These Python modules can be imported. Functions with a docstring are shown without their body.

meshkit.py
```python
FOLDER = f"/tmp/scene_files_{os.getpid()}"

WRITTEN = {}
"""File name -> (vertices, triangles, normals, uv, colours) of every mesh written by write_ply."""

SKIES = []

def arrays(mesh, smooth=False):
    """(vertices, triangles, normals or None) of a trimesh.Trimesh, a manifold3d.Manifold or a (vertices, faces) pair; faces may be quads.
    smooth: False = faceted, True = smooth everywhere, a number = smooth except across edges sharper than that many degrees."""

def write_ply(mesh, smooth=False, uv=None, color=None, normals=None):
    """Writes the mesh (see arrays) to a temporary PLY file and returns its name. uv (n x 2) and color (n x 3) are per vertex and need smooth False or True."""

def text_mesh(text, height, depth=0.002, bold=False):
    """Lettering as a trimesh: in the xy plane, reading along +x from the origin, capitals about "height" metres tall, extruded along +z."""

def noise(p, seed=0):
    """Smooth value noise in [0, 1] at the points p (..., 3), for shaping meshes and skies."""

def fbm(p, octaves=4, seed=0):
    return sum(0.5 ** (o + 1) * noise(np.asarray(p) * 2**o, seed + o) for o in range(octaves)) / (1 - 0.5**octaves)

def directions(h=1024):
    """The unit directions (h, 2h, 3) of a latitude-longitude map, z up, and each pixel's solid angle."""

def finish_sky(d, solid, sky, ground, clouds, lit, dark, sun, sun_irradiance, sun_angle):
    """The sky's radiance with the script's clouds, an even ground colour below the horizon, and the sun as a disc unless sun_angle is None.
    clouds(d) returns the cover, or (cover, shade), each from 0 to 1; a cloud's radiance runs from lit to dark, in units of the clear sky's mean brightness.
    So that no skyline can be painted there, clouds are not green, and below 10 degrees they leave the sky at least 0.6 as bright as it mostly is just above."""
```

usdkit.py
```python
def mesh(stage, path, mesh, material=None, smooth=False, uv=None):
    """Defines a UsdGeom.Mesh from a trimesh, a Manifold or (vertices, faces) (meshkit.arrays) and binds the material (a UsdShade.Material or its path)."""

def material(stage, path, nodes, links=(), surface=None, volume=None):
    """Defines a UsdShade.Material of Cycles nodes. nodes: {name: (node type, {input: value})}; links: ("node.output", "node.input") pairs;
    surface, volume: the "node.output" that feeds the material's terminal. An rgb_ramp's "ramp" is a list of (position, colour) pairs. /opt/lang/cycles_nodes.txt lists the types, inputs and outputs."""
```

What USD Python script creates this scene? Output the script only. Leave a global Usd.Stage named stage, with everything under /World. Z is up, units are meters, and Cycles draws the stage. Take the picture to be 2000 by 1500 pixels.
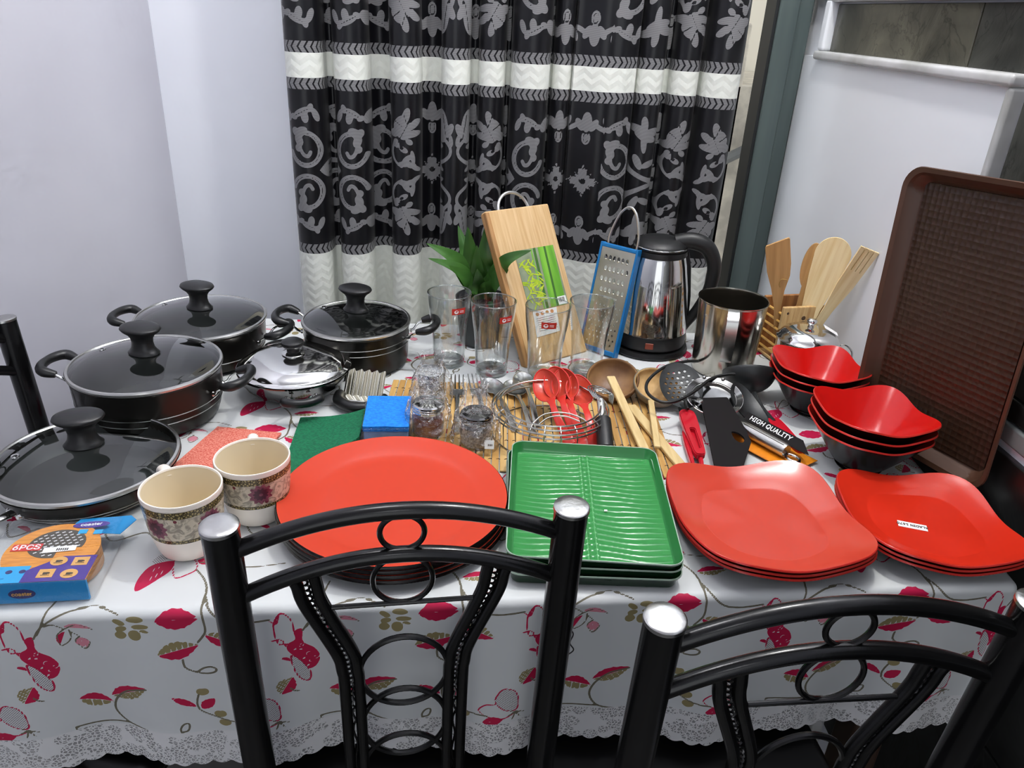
import math, random
import numpy as np, trimesh, manifold3d as m3
import shapely, shapely.affinity as aff
from shapely.geometry import Polygon, Point, LineString, box
from shapely.ops import unary_union
from scipy.spatial import cKDTree
from pxr import Usd, UsdGeom, UsdLux, UsdShade, Gf, Sdf, Vt
import usdkit, meshkit

stage = Usd.Stage.CreateInMemory()
UsdGeom.SetStageUpAxis(stage, 'Z'); UsdGeom.SetStageMetersPerUnit(stage, 1.0)
UsdGeom.Xform.Define(stage, '/World'); UsdGeom.Scope.Define(stage, '/World/Looks')
rng = np.random.default_rng(7); random.seed(7)
PI = math.pi

# ---------------------------------------------------------------- camera
cam = UsdGeom.Camera.Define(stage, '/World/camera')
FWD = np.array([0.04829, 0.89750, -0.43837]); EX = np.array([0.99837, -0.02998, 0.04861]); EY = np.array([0.03048, -0.44000, -0.89748])
cm = Gf.Matrix4d(*[float(v) for v in (*EX, 0, *(-EY), 0, *(-FWD), 0, 0, 0, 1.35, 1)])
UsdGeom.Xformable(cam).AddTransformOp().Set(cm)
cam.CreateHorizontalApertureAttr(36.0); cam.CreateFocalLengthAttr(27.0)
cam.CreateVerticalApertureAttr(27.0); cam.CreateClippingRangeAttr((0.02, 100.0))
cam.CreateExposureAttr(0.0)

# ---------------------------------------------------------------- light: daylight from outside and the room's ceiling lamp
dome = UsdLux.DomeLight.Define(stage, '/World/sky'); dome.CreateIntensityAttr(0.5); dome.CreateColorAttr(Gf.Vec3f(0.93, 0.96, 1.0))
lamp = UsdLux.SphereLight.Define(stage, '/World/ceiling_bulb_light'); lamp.CreateRadiusAttr(0.045); lamp.CreateIntensityAttr(435.0)
lamp.CreateColorAttr(Gf.Vec3f(1.0, 0.985, 0.94)); UsdGeom.Xformable(lamp).AddTranslateOp().Set((0.42, 1.10, 2.40))
lamp2 = UsdLux.SphereLight.Define(stage, '/World/ceiling_bulb_light_001'); lamp2.CreateRadiusAttr(0.16); lamp2.CreateIntensityAttr(5.5)
lamp2.CreateColorAttr(Gf.Vec3f(0.97, 0.98, 1.0)); UsdGeom.Xformable(lamp2).AddTranslateOp().Set((0.1, -1.5, 2.45))

lamp3 = UsdLux.SphereLight.Define(stage, '/World/ceiling_bulb_light_002'); lamp3.CreateRadiusAttr(0.16); lamp3.CreateIntensityAttr(15.0)
lamp3.CreateColorAttr(Gf.Vec3f(0.98, 0.98, 1.0)); UsdGeom.Xformable(lamp3).AddTranslateOp().Set((-0.25, 0.85, 2.35))

# ---------------------------------------------------------------- materials
def lin(h):
    if isinstance(h, str):
        c = np.array([int(h[i:i + 2], 16) for i in (0, 2, 4)]) / 255.0
        return tuple(np.where(c <= 0.04045, c / 12.92, ((c + 0.055) / 1.055) ** 2.4))
    return h
def mat(name, col, rough=0.5, metal=0.0, noise=None, bump=None, stretch=(1, 1, 1), **kw):
    """principled; noise=(colour2, scale, detail) mixes a second tone; bump=(scale, distance)."""
    n = {'p': ('principled_bsdf', dict(base_color=lin(col), roughness=rough, metallic=metal, **kw))}; l = []
    if noise or bump:
        n['tc'] = ('texture_coordinate', {}); n['mp'] = ('mapping', {'scale': stretch}); l.append(('tc.object', 'mp.vector'))
    if noise:
        n['n'] = ('noise_texture', {'scale': noise[1], 'detail': noise[2] if len(noise) > 2 else 3.0}); n['r'] = ('rgb_ramp', {'ramp': [(0.35, lin(col)), (0.65, lin(noise[0]))]})
        l += [('mp.vector', 'n.vector'), ('n.fac', 'r.fac'), ('r.color', 'p.base_color')]
    if bump:
        n['bn'] = ('noise_texture', {'scale': bump[0], 'detail': 3.0}); n['b'] = ('bump', {'distance': bump[1], 'strength': 1.0})
        l += [('mp.vector', 'bn.vector'), ('bn.fac', 'b.height'), ('b.normal', 'p.normal')]
    return usdkit.material(stage, '/World/Looks/' + name, n, l, 'p.BSDF')
def pane(name, tint=(0.93, 0.95, 0.95), ior=1.45, rough=0.02, bump=None, gain=1.7, edge=None):
    n = {'t': ('transparent_bsdf', {'color': tint}), 'g': ('glossy_bsdf', {'color': (1, 1, 1), 'roughness': rough}), 'lw': ('layer_weight', {'blend': 0.5}), 'pw': ('math', {'math_type': 'power', 'value2': 5.0}), 'f': ('math', {'math_type': 'multiply_add', 'value2': 0.9 * gain, 'value3': gain * ((ior - 1) / (ior + 1)) ** 2, 'use_clamp': True}), 'm': ('mix_closure', {})}
    l = [('lw.facing', 'pw.value1'), ('pw.value', 'f.value1'), ('f.value', 'm.fac'), ('t.BSDF', 'm.closure1'), ('g.BSDF', 'm.closure2')]
    if edge:
        n['er'] = ('rgb_ramp', {'ramp': [(0.0, tint), (0.55, tint), (0.85, edge), (1.0, tuple(0.6 * e for e in edge))]}); l += [('lw.facing', 'er.fac'), ('er.color', 't.color')]
    if bump:
        n['tc'] = ('texture_coordinate', {}); n['bn'] = ('noise_texture', {'scale': bump[0], 'detail': 4.0}); n['b'] = ('bump', {'distance': bump[1], 'strength': 1.0})
        l += [('tc.object', 'bn.vector'), ('bn.fac', 'b.height'), ('b.normal', 'g.normal')]
    return usdkit.material(stage, '/World/Looks/' + name, n, l, 'm.closure')
M = {}
M['wall'] = mat('lavender_wall_paint', 'eceff6', 0.5, bump=(14, 0.0015), noise=('e7eaf2', 2.2))
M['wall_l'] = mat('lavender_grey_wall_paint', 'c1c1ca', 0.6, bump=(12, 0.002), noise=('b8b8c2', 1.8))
M['panel'] = mat('white_panel_paint', 'e4e7ec', 0.35, bump=(20, 0.0006))
M['trim'] = mat('glossy_white_trim', 'c9c9cb', 0.25, noise=('a3a3a0', 9.0))
M['ceil'] = mat('ceiling_paint', 'e2e2e6', 0.8)
M['floor'] = mat('grey_floor_tile', '6d6c68', 0.25, noise=('4b4a46', 6.0))
M['alu'] = mat('grey_green_aluminium', '5a6765', 0.45, 0.25, noise=('4e5a59', 30.0), stretch=(1, 1, 0.05))
M['gasket'] = mat('black_gasket', '14181a', 0.5)
M['concrete'] = mat('stair_concrete', 'c9c2b2', 0.9, noise=('a9a397', 22.0, 6.0))
M['stairwall'] = mat('cream_stair_wall', 'd8d2c2', 0.8)
M['rail'] = mat('grey_rail_steel', '6d6f6e', 0.5, 0.3)
def stone(name, a, b, seed):
    n = {'tc': ('texture_coordinate', {}), 'mp': ('mapping', {'location': (seed, seed * 1.7, 0)}), 'n': ('noise_texture', {'scale': 7.0, 'detail': 7.0, 'distortion': 1.2}), 'r': ('rgb_ramp', {'ramp': [(0.3, lin(a)), (0.7, lin(b))]}),
         'v': ('voronoi_texture', {'scale': 9.0, 'feature': 'distance_to_edge'}), 'vr': ('rgb_ramp', {'ramp': [(0.0, (0.05,) * 3), (0.03, (1, 1, 1))]}), 'mx': ('mix', {'mix_type': 'multiply', 'fac': 0.55}),
         'nm': ('mix', {'mix_type': 'mix', 'fac': 0.25}), 'b': ('bump', {'distance': 0.004, 'strength': 0.7}), 'p': ('principled_bsdf', {'roughness': 0.3})}
    l = [('tc.object', 'mp.vector'), ('mp.vector', 'n.vector'), ('n.fac', 'r.fac'), ('mp.vector', 'nm.color1'), ('n.color', 'nm.color2'), ('nm.color', 'v.vector'), ('v.distance', 'vr.fac'), ('r.color', 'mx.color1'), ('vr.color', 'mx.color2'), ('mx.color', 'p.base_color'), ('n.fac', 'b.height'), ('b.normal', 'p.normal')]
    return usdkit.material(stage, '/World/Looks/' + name, n, l, 'p.BSDF')
M['stone'] = stone('dark_stone_tile', '2b2b26', '5c5a4e', 1.0)
M['stone2'] = stone('dark_stone_tile_darker', '262724', '4a4b45', 4.3)
M['stone3'] = stone('black_stone_tile', '121313', '2a2b2a', 8.3)
M['grey_strip'] = mat('grey_strip', '6f7473', 0.35)
M['chair'] = mat('chair_black_enamel', '0a0a0b', 0.2, 0.0, specular_ior_level=0.42, bump=(400, 0.00005))
M['cap'] = mat('chrome_cap', 'b2b2b0', 0.24, 1.0, bump=(60, 0.0008))
M['seat'] = mat('black_seat_vinyl', '0b0b0c', 0.3)
M['tablewood'] = mat('table_wood', '3a2a20', 0.4)

# ---------------------------------------------------------------- scene helpers
used = {}
def numbered(parent, name):
    k = (parent, name); i = used.get(k, 0); used[k] = i + 1
    return name if i == 0 else '%s_%03d' % (name, i)
def data(p, label=None, cat=None, group=None, kind=None):
    for k, v in (('label', label), ('category', cat), ('group', group), ('kind', kind)):
        if v: p.SetCustomDataByKey(k, v)
def mtx(M4):
    return Gf.Matrix4d(*[float(x) for x in np.asarray(M4).T.ravel()])
def frame(o, z, x):
    z = np.asarray(z, float); z = z / np.linalg.norm(z); x = np.asarray(x, float); x = x - z * (x @ z); x /= np.linalg.norm(x)
    T = np.eye(4); T[:3, 0] = x; T[:3, 1] = np.cross(z, x); T[:3, 2] = z; T[:3, 3] = o
    return T
def thing(name, label, cat, loc=(0, 0, 0), rz=0, group=None, M4=None, kind=None):
    path = '/World/' + numbered('/World', name); x = UsdGeom.Xform.Define(stage, path)
    if M4 is not None: x.AddTransformOp().Set(mtx(M4))
    else:
        x.AddTranslateOp().Set(Gf.Vec3d(*[float(v) for v in loc]))
        if rz: x.AddRotateZOp().Set(float(rz))
    data(x.GetPrim(), label, cat, group, kind)
    return x.GetPrim()
def part(parent, name, mesh, m, smooth=35, label=None, kind=None):
    pp = str(parent.GetPath()); path = pp + '/' + numbered(pp, name)
    g = usdkit.mesh(stage, path, mesh, M[m] if isinstance(m, str) else m, smooth)
    data(g.GetPrim(), label, kind=kind)
    return g.GetPrim()
def solo(name, mesh, m, label=None, cat=None, group=None, kind=None, smooth=35):
    path = '/World/' + numbered('/World', name)
    g = usdkit.mesh(stage, path, mesh, M[m] if isinstance(m, str) else m, smooth); data(g.GetPrim(), label, cat, group, kind)
    return g.GetPrim()
def copy(src, label, loc=None, rz=0, M4=None, scale=None, group=None):
    base = src.GetName().rstrip('0123456789').rstrip('_'); path = '/World/' + numbered('/World', base)
    x = UsdGeom.Xform.Define(stage, path); x.GetPrim().GetReferences().AddInternalReference(src.GetPath()); x.ClearXformOpOrder()
    if M4 is not None: x.AddTransformOp(opSuffix='placed').Set(mtx(M4))
    else:
        T = trimesh.transformations.rotation_matrix(math.radians(rz), [0, 0, 1]); T[:3, :3] *= (scale or 1.0); T[:3, 3] = loc
        x.AddTransformOp(opSuffix='placed').Set(mtx(T))
    p = x.GetPrim(); p.SetInstanceable(True); data(p, label, group=group)
    return p
# meshes
cat = trimesh.util.concatenate
def moved(m, t=(0, 0, 0), R=None):
    m = m.copy()
    if R is not None: m.apply_transform(R)
    m.apply_translation(t); return m
def rot(a, ax): return trimesh.transformations.rotation_matrix(math.radians(a), ax)
def bx(x0, x1, y0, y1, z0, z1):
    m = trimesh.creation.box([x1 - x0, y1 - y0, z1 - z0]); m.apply_translation([(x0 + x1) / 2, (y0 + y1) / 2, (z0 + z1) / 2]); return m
def rbox(sx, sy, sz, r, seg=12):
    s = m3.Manifold.sphere(r, seg); h = m3.Manifold.batch_hull([s.translate((a * (sx / 2 - r), b * (sy / 2 - r), c * (sz / 2 - r))) for a in (-1, 1) for b in (-1, 1) for c in (-1, 1)])
    q = h.to_mesh(); return trimesh.Trimesh(q.vert_properties[:, :3], q.tri_verts)
def grid(P, cu=False, cv=False):
    P = np.asarray(P, float); m, n = P.shape[:2]; i, j = np.meshgrid(np.arange(m if cu else m - 1), np.arange(n if cv else n - 1), indexing='ij')
    a = i * n + j; b = i * n + (j + 1) % n; c = ((i + 1) % m) * n + (j + 1) % n; d = ((i + 1) % m) * n + j
    f = np.stack([a, b, c, d], -1).reshape(-1, 4); f = np.vstack([f[:, [0, 1, 2]], f[:, [0, 2, 3]]])
    t = trimesh.Trimesh(P.reshape(-1, 3), f, process=False); t.merge_vertices(); t.update_faces(t.nondegenerate_faces()); return t
def lathe(pr, n=56, sx=1, sy=1):
    pr = np.asarray(pr, float); a = np.arange(n) * 2 * PI / n
    P = np.stack([pr[:, 0][:, None] * np.cos(a) * sx, pr[:, 0][:, None] * np.sin(a) * sy, np.repeat(pr[:, 1][:, None], n, 1)], -1)
    return grid(P[:, ::-1], False, True)
def spline(pts, n=8, closed=False):
    p = np.asarray(pts, float); N = len(p); out = []
    for i in range(N if closed else N - 1):
        g = (lambda k: p[k % N]) if closed else (lambda k: p[min(max(k, 0), N - 1)])
        a, b, c, d = g(i - 1), g(i), g(i + 1), g(i + 2); t = np.linspace(0, 1, n, endpoint=False)[:, None]
        out.append(0.5 * (2 * b + (c - a) * t + (2 * a - 5 * b + 4 * c - d) * t ** 2 + (3 * b - a - 3 * c + d) * t ** 3))
    if not closed: out.append(p[-1:])
    return np.vstack(out)
def tube(path, r, n=10, closed=False, flat=1.0, up=None):
    p = np.asarray(path, float); N = len(p); r = np.broadcast_to(r, N)
    t = (np.roll(p, -1, 0) - np.roll(p, 1, 0)) if closed else np.gradient(p, axis=0); t /= np.linalg.norm(t, axis=1, keepdims=True) + 1e-12
    if up is not None: a = np.cross(t, np.asarray(up, float))
    else:
        a = np.zeros_like(t); q = np.cross(t[0], [0, 0, 1.0] if abs(t[0][2]) < 0.9 else [1.0, 0, 0])
        for i in range(N): q = q - t[i] * (q @ t[i]); q /= np.linalg.norm(q); a[i] = q
    a /= np.linalg.norm(a, axis=1, keepdims=True) + 1e-12; b = np.cross(t, a); w = np.arange(n) * 2 * PI / n
    P = p[:, None] + r[:, None, None] * (np.cos(w)[None, :, None] * a[:, None] + flat * np.sin(w)[None, :, None] * b[:, None])
    if not closed: P = np.concatenate([np.repeat(p[:1, None], n, 1), P, np.repeat(p[-1:, None], n, 1)])
    return grid(P, closed, True)
def ring(R, r, z=0, n=48, k=8, sx=1, sy=1):
    a = np.arange(n) * 2 * PI / n; return tube(np.stack([R * sx * np.cos(a), R * sy * np.sin(a), np.full(n, z)], 1), r, k, True)
def prism(poly, h, z=0):
    gs = getattr(poly, 'geoms', [poly]); m = cat([trimesh.creation.extrude_polygon(g, h, engine='earcut') for g in gs]); m.apply_translation([0, 0, z]); return m
def blob(x, y, a, b, ang=0): return aff.rotate(aff.scale(Point(x, y).buffer(1, 16), a, b), ang, origin=(x, y))
def words(t, h, x, y, z, depth=0.0004, bold=False, ang=0, center=True):
    m = meshkit.text_mesh(t, h, depth, bold)
    if center: m.apply_translation([-m.bounds[:, 0].mean(), -m.bounds[:, 1].mean(), 0])
    if ang: m.apply_transform(rot(ang, [0, 0, 1]))
    m.apply_translation([x, y, z]); return m
def sdf(geom, pts, seg):
    """signed distance, positive inside"""
    geom = geom.buffer(0); bd = shapely.get_coordinates(shapely.segmentize(geom.boundary, seg)); d, _ = cKDTree(bd).query(pts)
    shapely.prepare(geom); return np.where(shapely.contains_xy(geom, pts[:, 0], pts[:, 1]), d, -d)
def primvar(prim, name, arr):
    UsdGeom.PrimvarsAPI(prim).CreatePrimvar(name, Sdf.ValueTypeNames.FloatArray, 'vertex').Set(Vt.FloatArray.FromNumpy(np.asarray(arr, np.float32)))
def gridmesh(path, P, m, attrs, label=None, **kw):
    """a big smooth grid with per-vertex print distances"""
    a, b = P.shape[:2]; i, j = np.meshgrid(np.arange(a - 1), np.arange(b - 1), indexing='ij'); q = np.stack([i * b + j, i * b + j + 1, (i + 1) * b + j + 1, (i + 1) * b + j], -1).reshape(-1, 4)
    g = usdkit.mesh(stage, path, (P.reshape(-1, 3), q), M[m], True)
    for k, v in attrs.items(): primvar(g, k, v.ravel())
    data(g.GetPrim(), label, **kw); return g.GetPrim()

# ================================================================ the room
Z0, Z1 = -0.02, 2.6
solo('floor', bx(-2.2, 1.8, -3.2, 1.95, -0.08, 0.0), 'floor', kind='structure')
solo('ceiling', bx(-2.2, 1.8, -3.2, 2.0, Z1, Z1 + 0.08), 'ceil', kind='structure')
wb = cat([bx(-0.83, -0.44, 1.85, 1.97, 0, Z1), bx(-0.44, 0.74, 1.85, 1.97, 2.2, Z1), bx(-0.44, 0.634, 1.85, 1.97, 0, 0.35)])
solo('wall_back', wb, 'wall', kind='structure')
lw = trimesh.creation.extrude_polygon(Polygon([(-0.72, 1.97), (-0.72, 1.85), (-0.98, 0.80), (-1.05, -3.2), (-1.15, -3.2), (-1.08, 0.8), (-0.83, 1.97)]), Z1, engine='earcut')
solo('wall_left', lw, 'wall_l', kind='structure', smooth=False)
# the right wall: a painted field framed by trims, dark stone tiles above and beyond it
rw = UsdGeom.Xform.Define(stage, '/World/wall_right').GetPrim(); data(rw, kind='structure'); used[('/World', 'wall_right')] = 1
part(rw, 'masonry', bx(0.735, 0.86, -3.2, 1.97, 0, Z1), 'wall', False)
part(rw, 'painted_field', bx(0.72, 0.736, 1.105, 1.86, 0, 1.289), 'panel', False)
part(rw, 'painted_field', bx(0.72, 0.736, -0.2, 1.86, 1.40, Z1), 'wall', False)
for k, (ya, yb, za, zb, mm) in enumerate([(1.232, 1.745, 1.302, 1.392, 'stone'), (0.72, 1.228, 1.302, 1.392, 'stone2'), (0.2, 0.716, 1.302, 1.392, 'stone')]):
    part(rw, 'tile', rbox(0.02, yb - ya, zb - za, 0.002).apply_translation([0.736, (ya + yb) / 2, (za + zb) / 2]), mm)
k = 0
for j, (za, zb) in enumerate([(0.915, 1.285), (0.46, 0.835), (0.08, 0.455)]):
    for ya, yb in [(0.74, 1.075), (0.37, 0.736), (0.0, 0.366), (-0.37, -0.004)]:
        k += 1
        part(rw, 'tile', rbox(0.02, yb - ya, zb - za, 0.002).apply_translation([0.736, (ya + yb) / 2, (za + zb) / 2]), 'stone2' if j == 0 else 'stone3')
part(rw, 'border_strip', rbox(0.024, 1.5, 0.028, 0.004).apply_translation([0.735, 0.33, 0.865]), 'grey_strip')
part(rw, 'border_strip', rbox(0.022, 1.5, 0.03, 0.004).apply_translation([0.735, 0.33, 0.897]), 'stone3')
def trim(y0, z0, y1, z1, w=0.02, proud=0.014):
    L = math.hypot(y1 - y0, z1 - z0); m = rbox(0.02 + proud, L, w, 0.006); a = math.degrees(math.atan2(z1 - z0, y1 - y0)); return moved(m, (0.724, (y0 + y1) / 2, (z0 + z1) / 2), rot(a, [1, 0, 0]))
solo('trim_1', trim(1.785, 1.293, 1.085, 1.296, 0.018), 'trim', kind='structure')
solo('trim_2', trim(1.092, 1.288, 1.092, 0.0, 0.014, 0.006), 'trim', kind='structure')
solo('trim_3', trim(1.765, 1.302, 1.765, 1.40, 0.03, 0.006), 'panel', kind='structure')
solo('trim_4', trim(1.78, 1.402, -0.2, 1.402, 0.014, 0.006), 'trim', kind='structure')
# the door frame at the right of the curtain
fr = UsdGeom.Xform.Define(stage, '/World/door_1').GetPrim(); data(fr, kind='structure')
part(fr, 'frame_post', cat([rbox(0.045, 0.08, 2.2, 0.004).apply_translation([0.6615, 1.885, 1.1]), rbox(0.04, 0.07, 2.2, 0.004).apply_translation([0.7, 1.895, 1.1])]), 'alu')
part(fr, 'gasket', rbox(0.009, 0.07, 2.2, 0.002).apply_translation([0.6365, 1.886, 1.1]), 'gasket')
part(fr, 'head_rail', rbox(1.09, 0.08, 0.06, 0.004).apply_translation([0.1, 1.885, 2.2]), 'alu')
# the stairs outside
st = thing('stair_flight', 'pale concrete stair flight seen through the gap between curtain and door frame', 'stairs', (0, 0, 0))
part(st, 'stair_wall', bx(-1.2, 2.2, 3.2, 3.3, 0, 3.2), 'stairwall', False)
for k in range(7):
    part(st, 'step', rbox(0.30, 0.75, 0.166 * (7 - k), 0.006).apply_translation([0.35 + 0.27 * k, 2.8, 0.35 + 0.166 * (7 - k) / 2 + 0.17 * k * 0]), 'concrete')
part(st, 'landing', bx(-1.2, 0.22, 2.4, 3.2, 0.0, 1.15), 'concrete', False)
part(st, 'stair_base', bx(-1.2, 2.3, 2.05, 3.2, -0.08, 0.35), 'stairwall', False)
rl = thing('stair_railing', 'sloping grey steel handrail in front of the pale outdoor stairs', 'railing', (0, 0, 0))
part(rl, 'handrail', tube([(0.2, 2.38, 0.68), (1.5, 2.38, 1.38)], 0.016, 8), 'rail')
for k in range(4): part(rl, 'rail_post', tube([(0.3 + 0.36 * k, 2.38, 0.35), (0.3 + 0.36 * k, 2.38, 0.735 + 0.36 * k * 0.538)], 0.01, 8), 'rail')

# ================================================================ curtain
def leaf_shape():
    ax = [((-20, 62), 7, 10, 20), ((-22, 84), 13, 9, 20), ((-14, 104), 16, 9, 52), ((2, 116), 19, 9, 68), ((18, 100), 19, 8, 36), ((18, 82), 17, 7, 12), ((-2, 86), 17, 16, 40), ((10, 66), 9, 6, -30)]
    g = unary_union([blob(p[0], p[1], a, b, r) for p, a, b, r in ax])
    cut = [LineString([(-6, 96), (-30, 112)]), LineString([(4, 104), (-6, 132)]), LineString([(14, 106), (34, 124)]), LineString([(14, 90), (42, 94)]), LineString([(4, 74), (38, 68)])]
    g = g.difference(unary_union([c.buffer(1.1) for c in cut])).difference(LineString(spline([(-16, 64), (-4, 84), (14, 112)])).buffer(0.9))
    stem = LineString(spline([(-24, 66), (-30, 46), (-24, 26), (-8, 14)])).buffer(2.6)
    sprout = unary_union([blob(-2, 20, 17, 6, 6), blob(4, 30, 14, 6, 38), blob(18, 34, 15, 5, 100), blob(14, 18, 12, 6, -8), blob(24, 12, 12, 5, -30)])
    curl = blob(-4, 50, 12, 6, -25).difference(blob(-8, 53, 5, 3, -25))
    return unary_union([g, stem, sprout, curl])
def scroll_shape():
    arc = [(30 * math.cos(t) * (1 - 0.05 * t), 44 + 33 * math.sin(t)) for t in np.linspace(-2.9, 1.5, 30)]
    inner = spline([(0, 78), (-10, 70), (-14, 52), (-6, 34), (4, 30), (10, 38)])
    g = unary_union([LineString(arc).buffer(5.2), LineString(inner).buffer(4), blob(-14, 62, 9, 13, 25), blob(-20, 78, 8, 10, 40), blob(-6, 82, 12, 7, 10), blob(-16, 46, 8, 8)]).difference(blob(-1, 42, 4, 8, 20))
    g = g.difference(LineString([(29 * math.cos(t) * (1 - 0.05 * t), 44 + 32 * math.sin(t)) for t in np.linspace(-2.7, 1.4, 24)]).buffer(0.7))
    top = unary_union([blob(-4, 118, 20, 7, 24), blob(14, 126, 9, 6, 70), blob(24, 112, 6, 14, 20), blob(-22, 108, 8, 6, -20), blob(2, 108, 8, 12, 10)]).difference(LineString([(-20, 110), (10, 124)]).buffer(0.8))
    side = blob(-40, 112, 10, 16, 30)
    spike = Polygon([(26, 0), (44, 22), (40, 8), (48, 0)])
    return unary_union([g, top, side, spike])
def twin_shape():
    h = unary_union([blob(-26, 108, 9, 26, 14), blob(-12, 92, 8, 16, -28), blob(-30, 82, 10, 16, 10), LineString(spline([(-28, 78), (-10, 58), (-12, 40), (-34, 22)])).buffer(3.6), blob(-36, 14, 12, 5, -30), blob(-36, 58, 9, 6, 10), blob(-8, 72, 5, 12, 10)]).difference(LineString(spline([(-28, 124), (-24, 100), (-20, 78)])).buffer(0.9))
    return unary_union([h, aff.scale(h, -1, 1, origin=(0, 0))])
def flower_shape():
    pet = unary_union([Polygon(spline([(0, 4), (9, 12), (10, 24), (4, 26), (0, 36), (-4, 26), (-10, 24), (-9, 12)], 4, True)).buffer(0)])
    f = unary_union([aff.rotate(pet, a, origin=(0, 0)) for a in (0, 90, 180, 270)] + [aff.rotate(aff.scale(pet, 0.7, 0.7, origin=(0, 0)), a, origin=(0, 0)) for a in (45, 135, 225, 315)])
    f = f.difference(f.buffer(-2.2).boundary.buffer(0.7)).difference(Point(0, 0).buffer(4.5))
    palm = unary_union([blob(0, 122, 10, 20), blob(-14, 116, 7, 14, 30), blob(14, 116, 7, 14, -30), blob(-26, 112, 16, 5, 30), blob(26, 112, 16, 5, -30), blob(36, 124, 4, 10, 10), blob(-36, 124, 4, 10, -10), blob(0, 90, 9, 14)]).difference(blob(0, 100, 10, 1.2)).difference(blob(0, 90, 5, 9).boundary.buffer(0.8))
    return unary_union([f, palm])
def palmetto_shape():
    return unary_union([blob(-18, 112, 20, 8, -18), blob(-4, 122, 8, 16, 10), blob(16, 106, 18, 9, 10), blob(10, 92, 16, 7, -8), blob(-2, 84, 7, 22, 6), blob(-8, 96, 18, 6, -30), LineString(spline([(-36, 60), (-30, 30), (0, 12), (34, 2)])).buffer(5), blob(-12, 44, 8, 18, 30), blob(14, 40, 18, 7, 20)])
MOT = {'L': leaf_shape(), 'S': scroll_shape(), 'T': twin_shape(), 'F': flower_shape(), 'P': palmetto_shape()}
for k_ in 'LSP': MOT[k_ + '-'] = aff.scale(MOT[k_], -1, 1, origin=(0, 0))
px2x = lambda p: -0.404 + (p - 556) * 0.00106
cells = [(556, 627, 'S', 1), (627, 643, 'S', 0), (643, 711, 'S-', 1), (711, 750, 'S', 0), (750, 812, 'L', 1), (812, 851, 'F', 0), (851, 909, 'T', 1), (909, 925, 'F', 0), (925, 980, 'L-', 1), (980, 990, 'F', 0),
         (990, 1068, 'S-', 1), (1068, 1073, 'S', 0), (1073, 1112, 'F', 1), (1112, 1180, 'F', 2), (1180, 1237, 'S', 2), (1237, 1290, 'P', 1), (1290, 1303, 'F', 0), (1303, 1357, 'L', 1), (1357, 1362, 'F', 0), (1362, 1437, 'L-', 1)]
xs, ys, cid, mm_ = [], [], [], []
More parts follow.
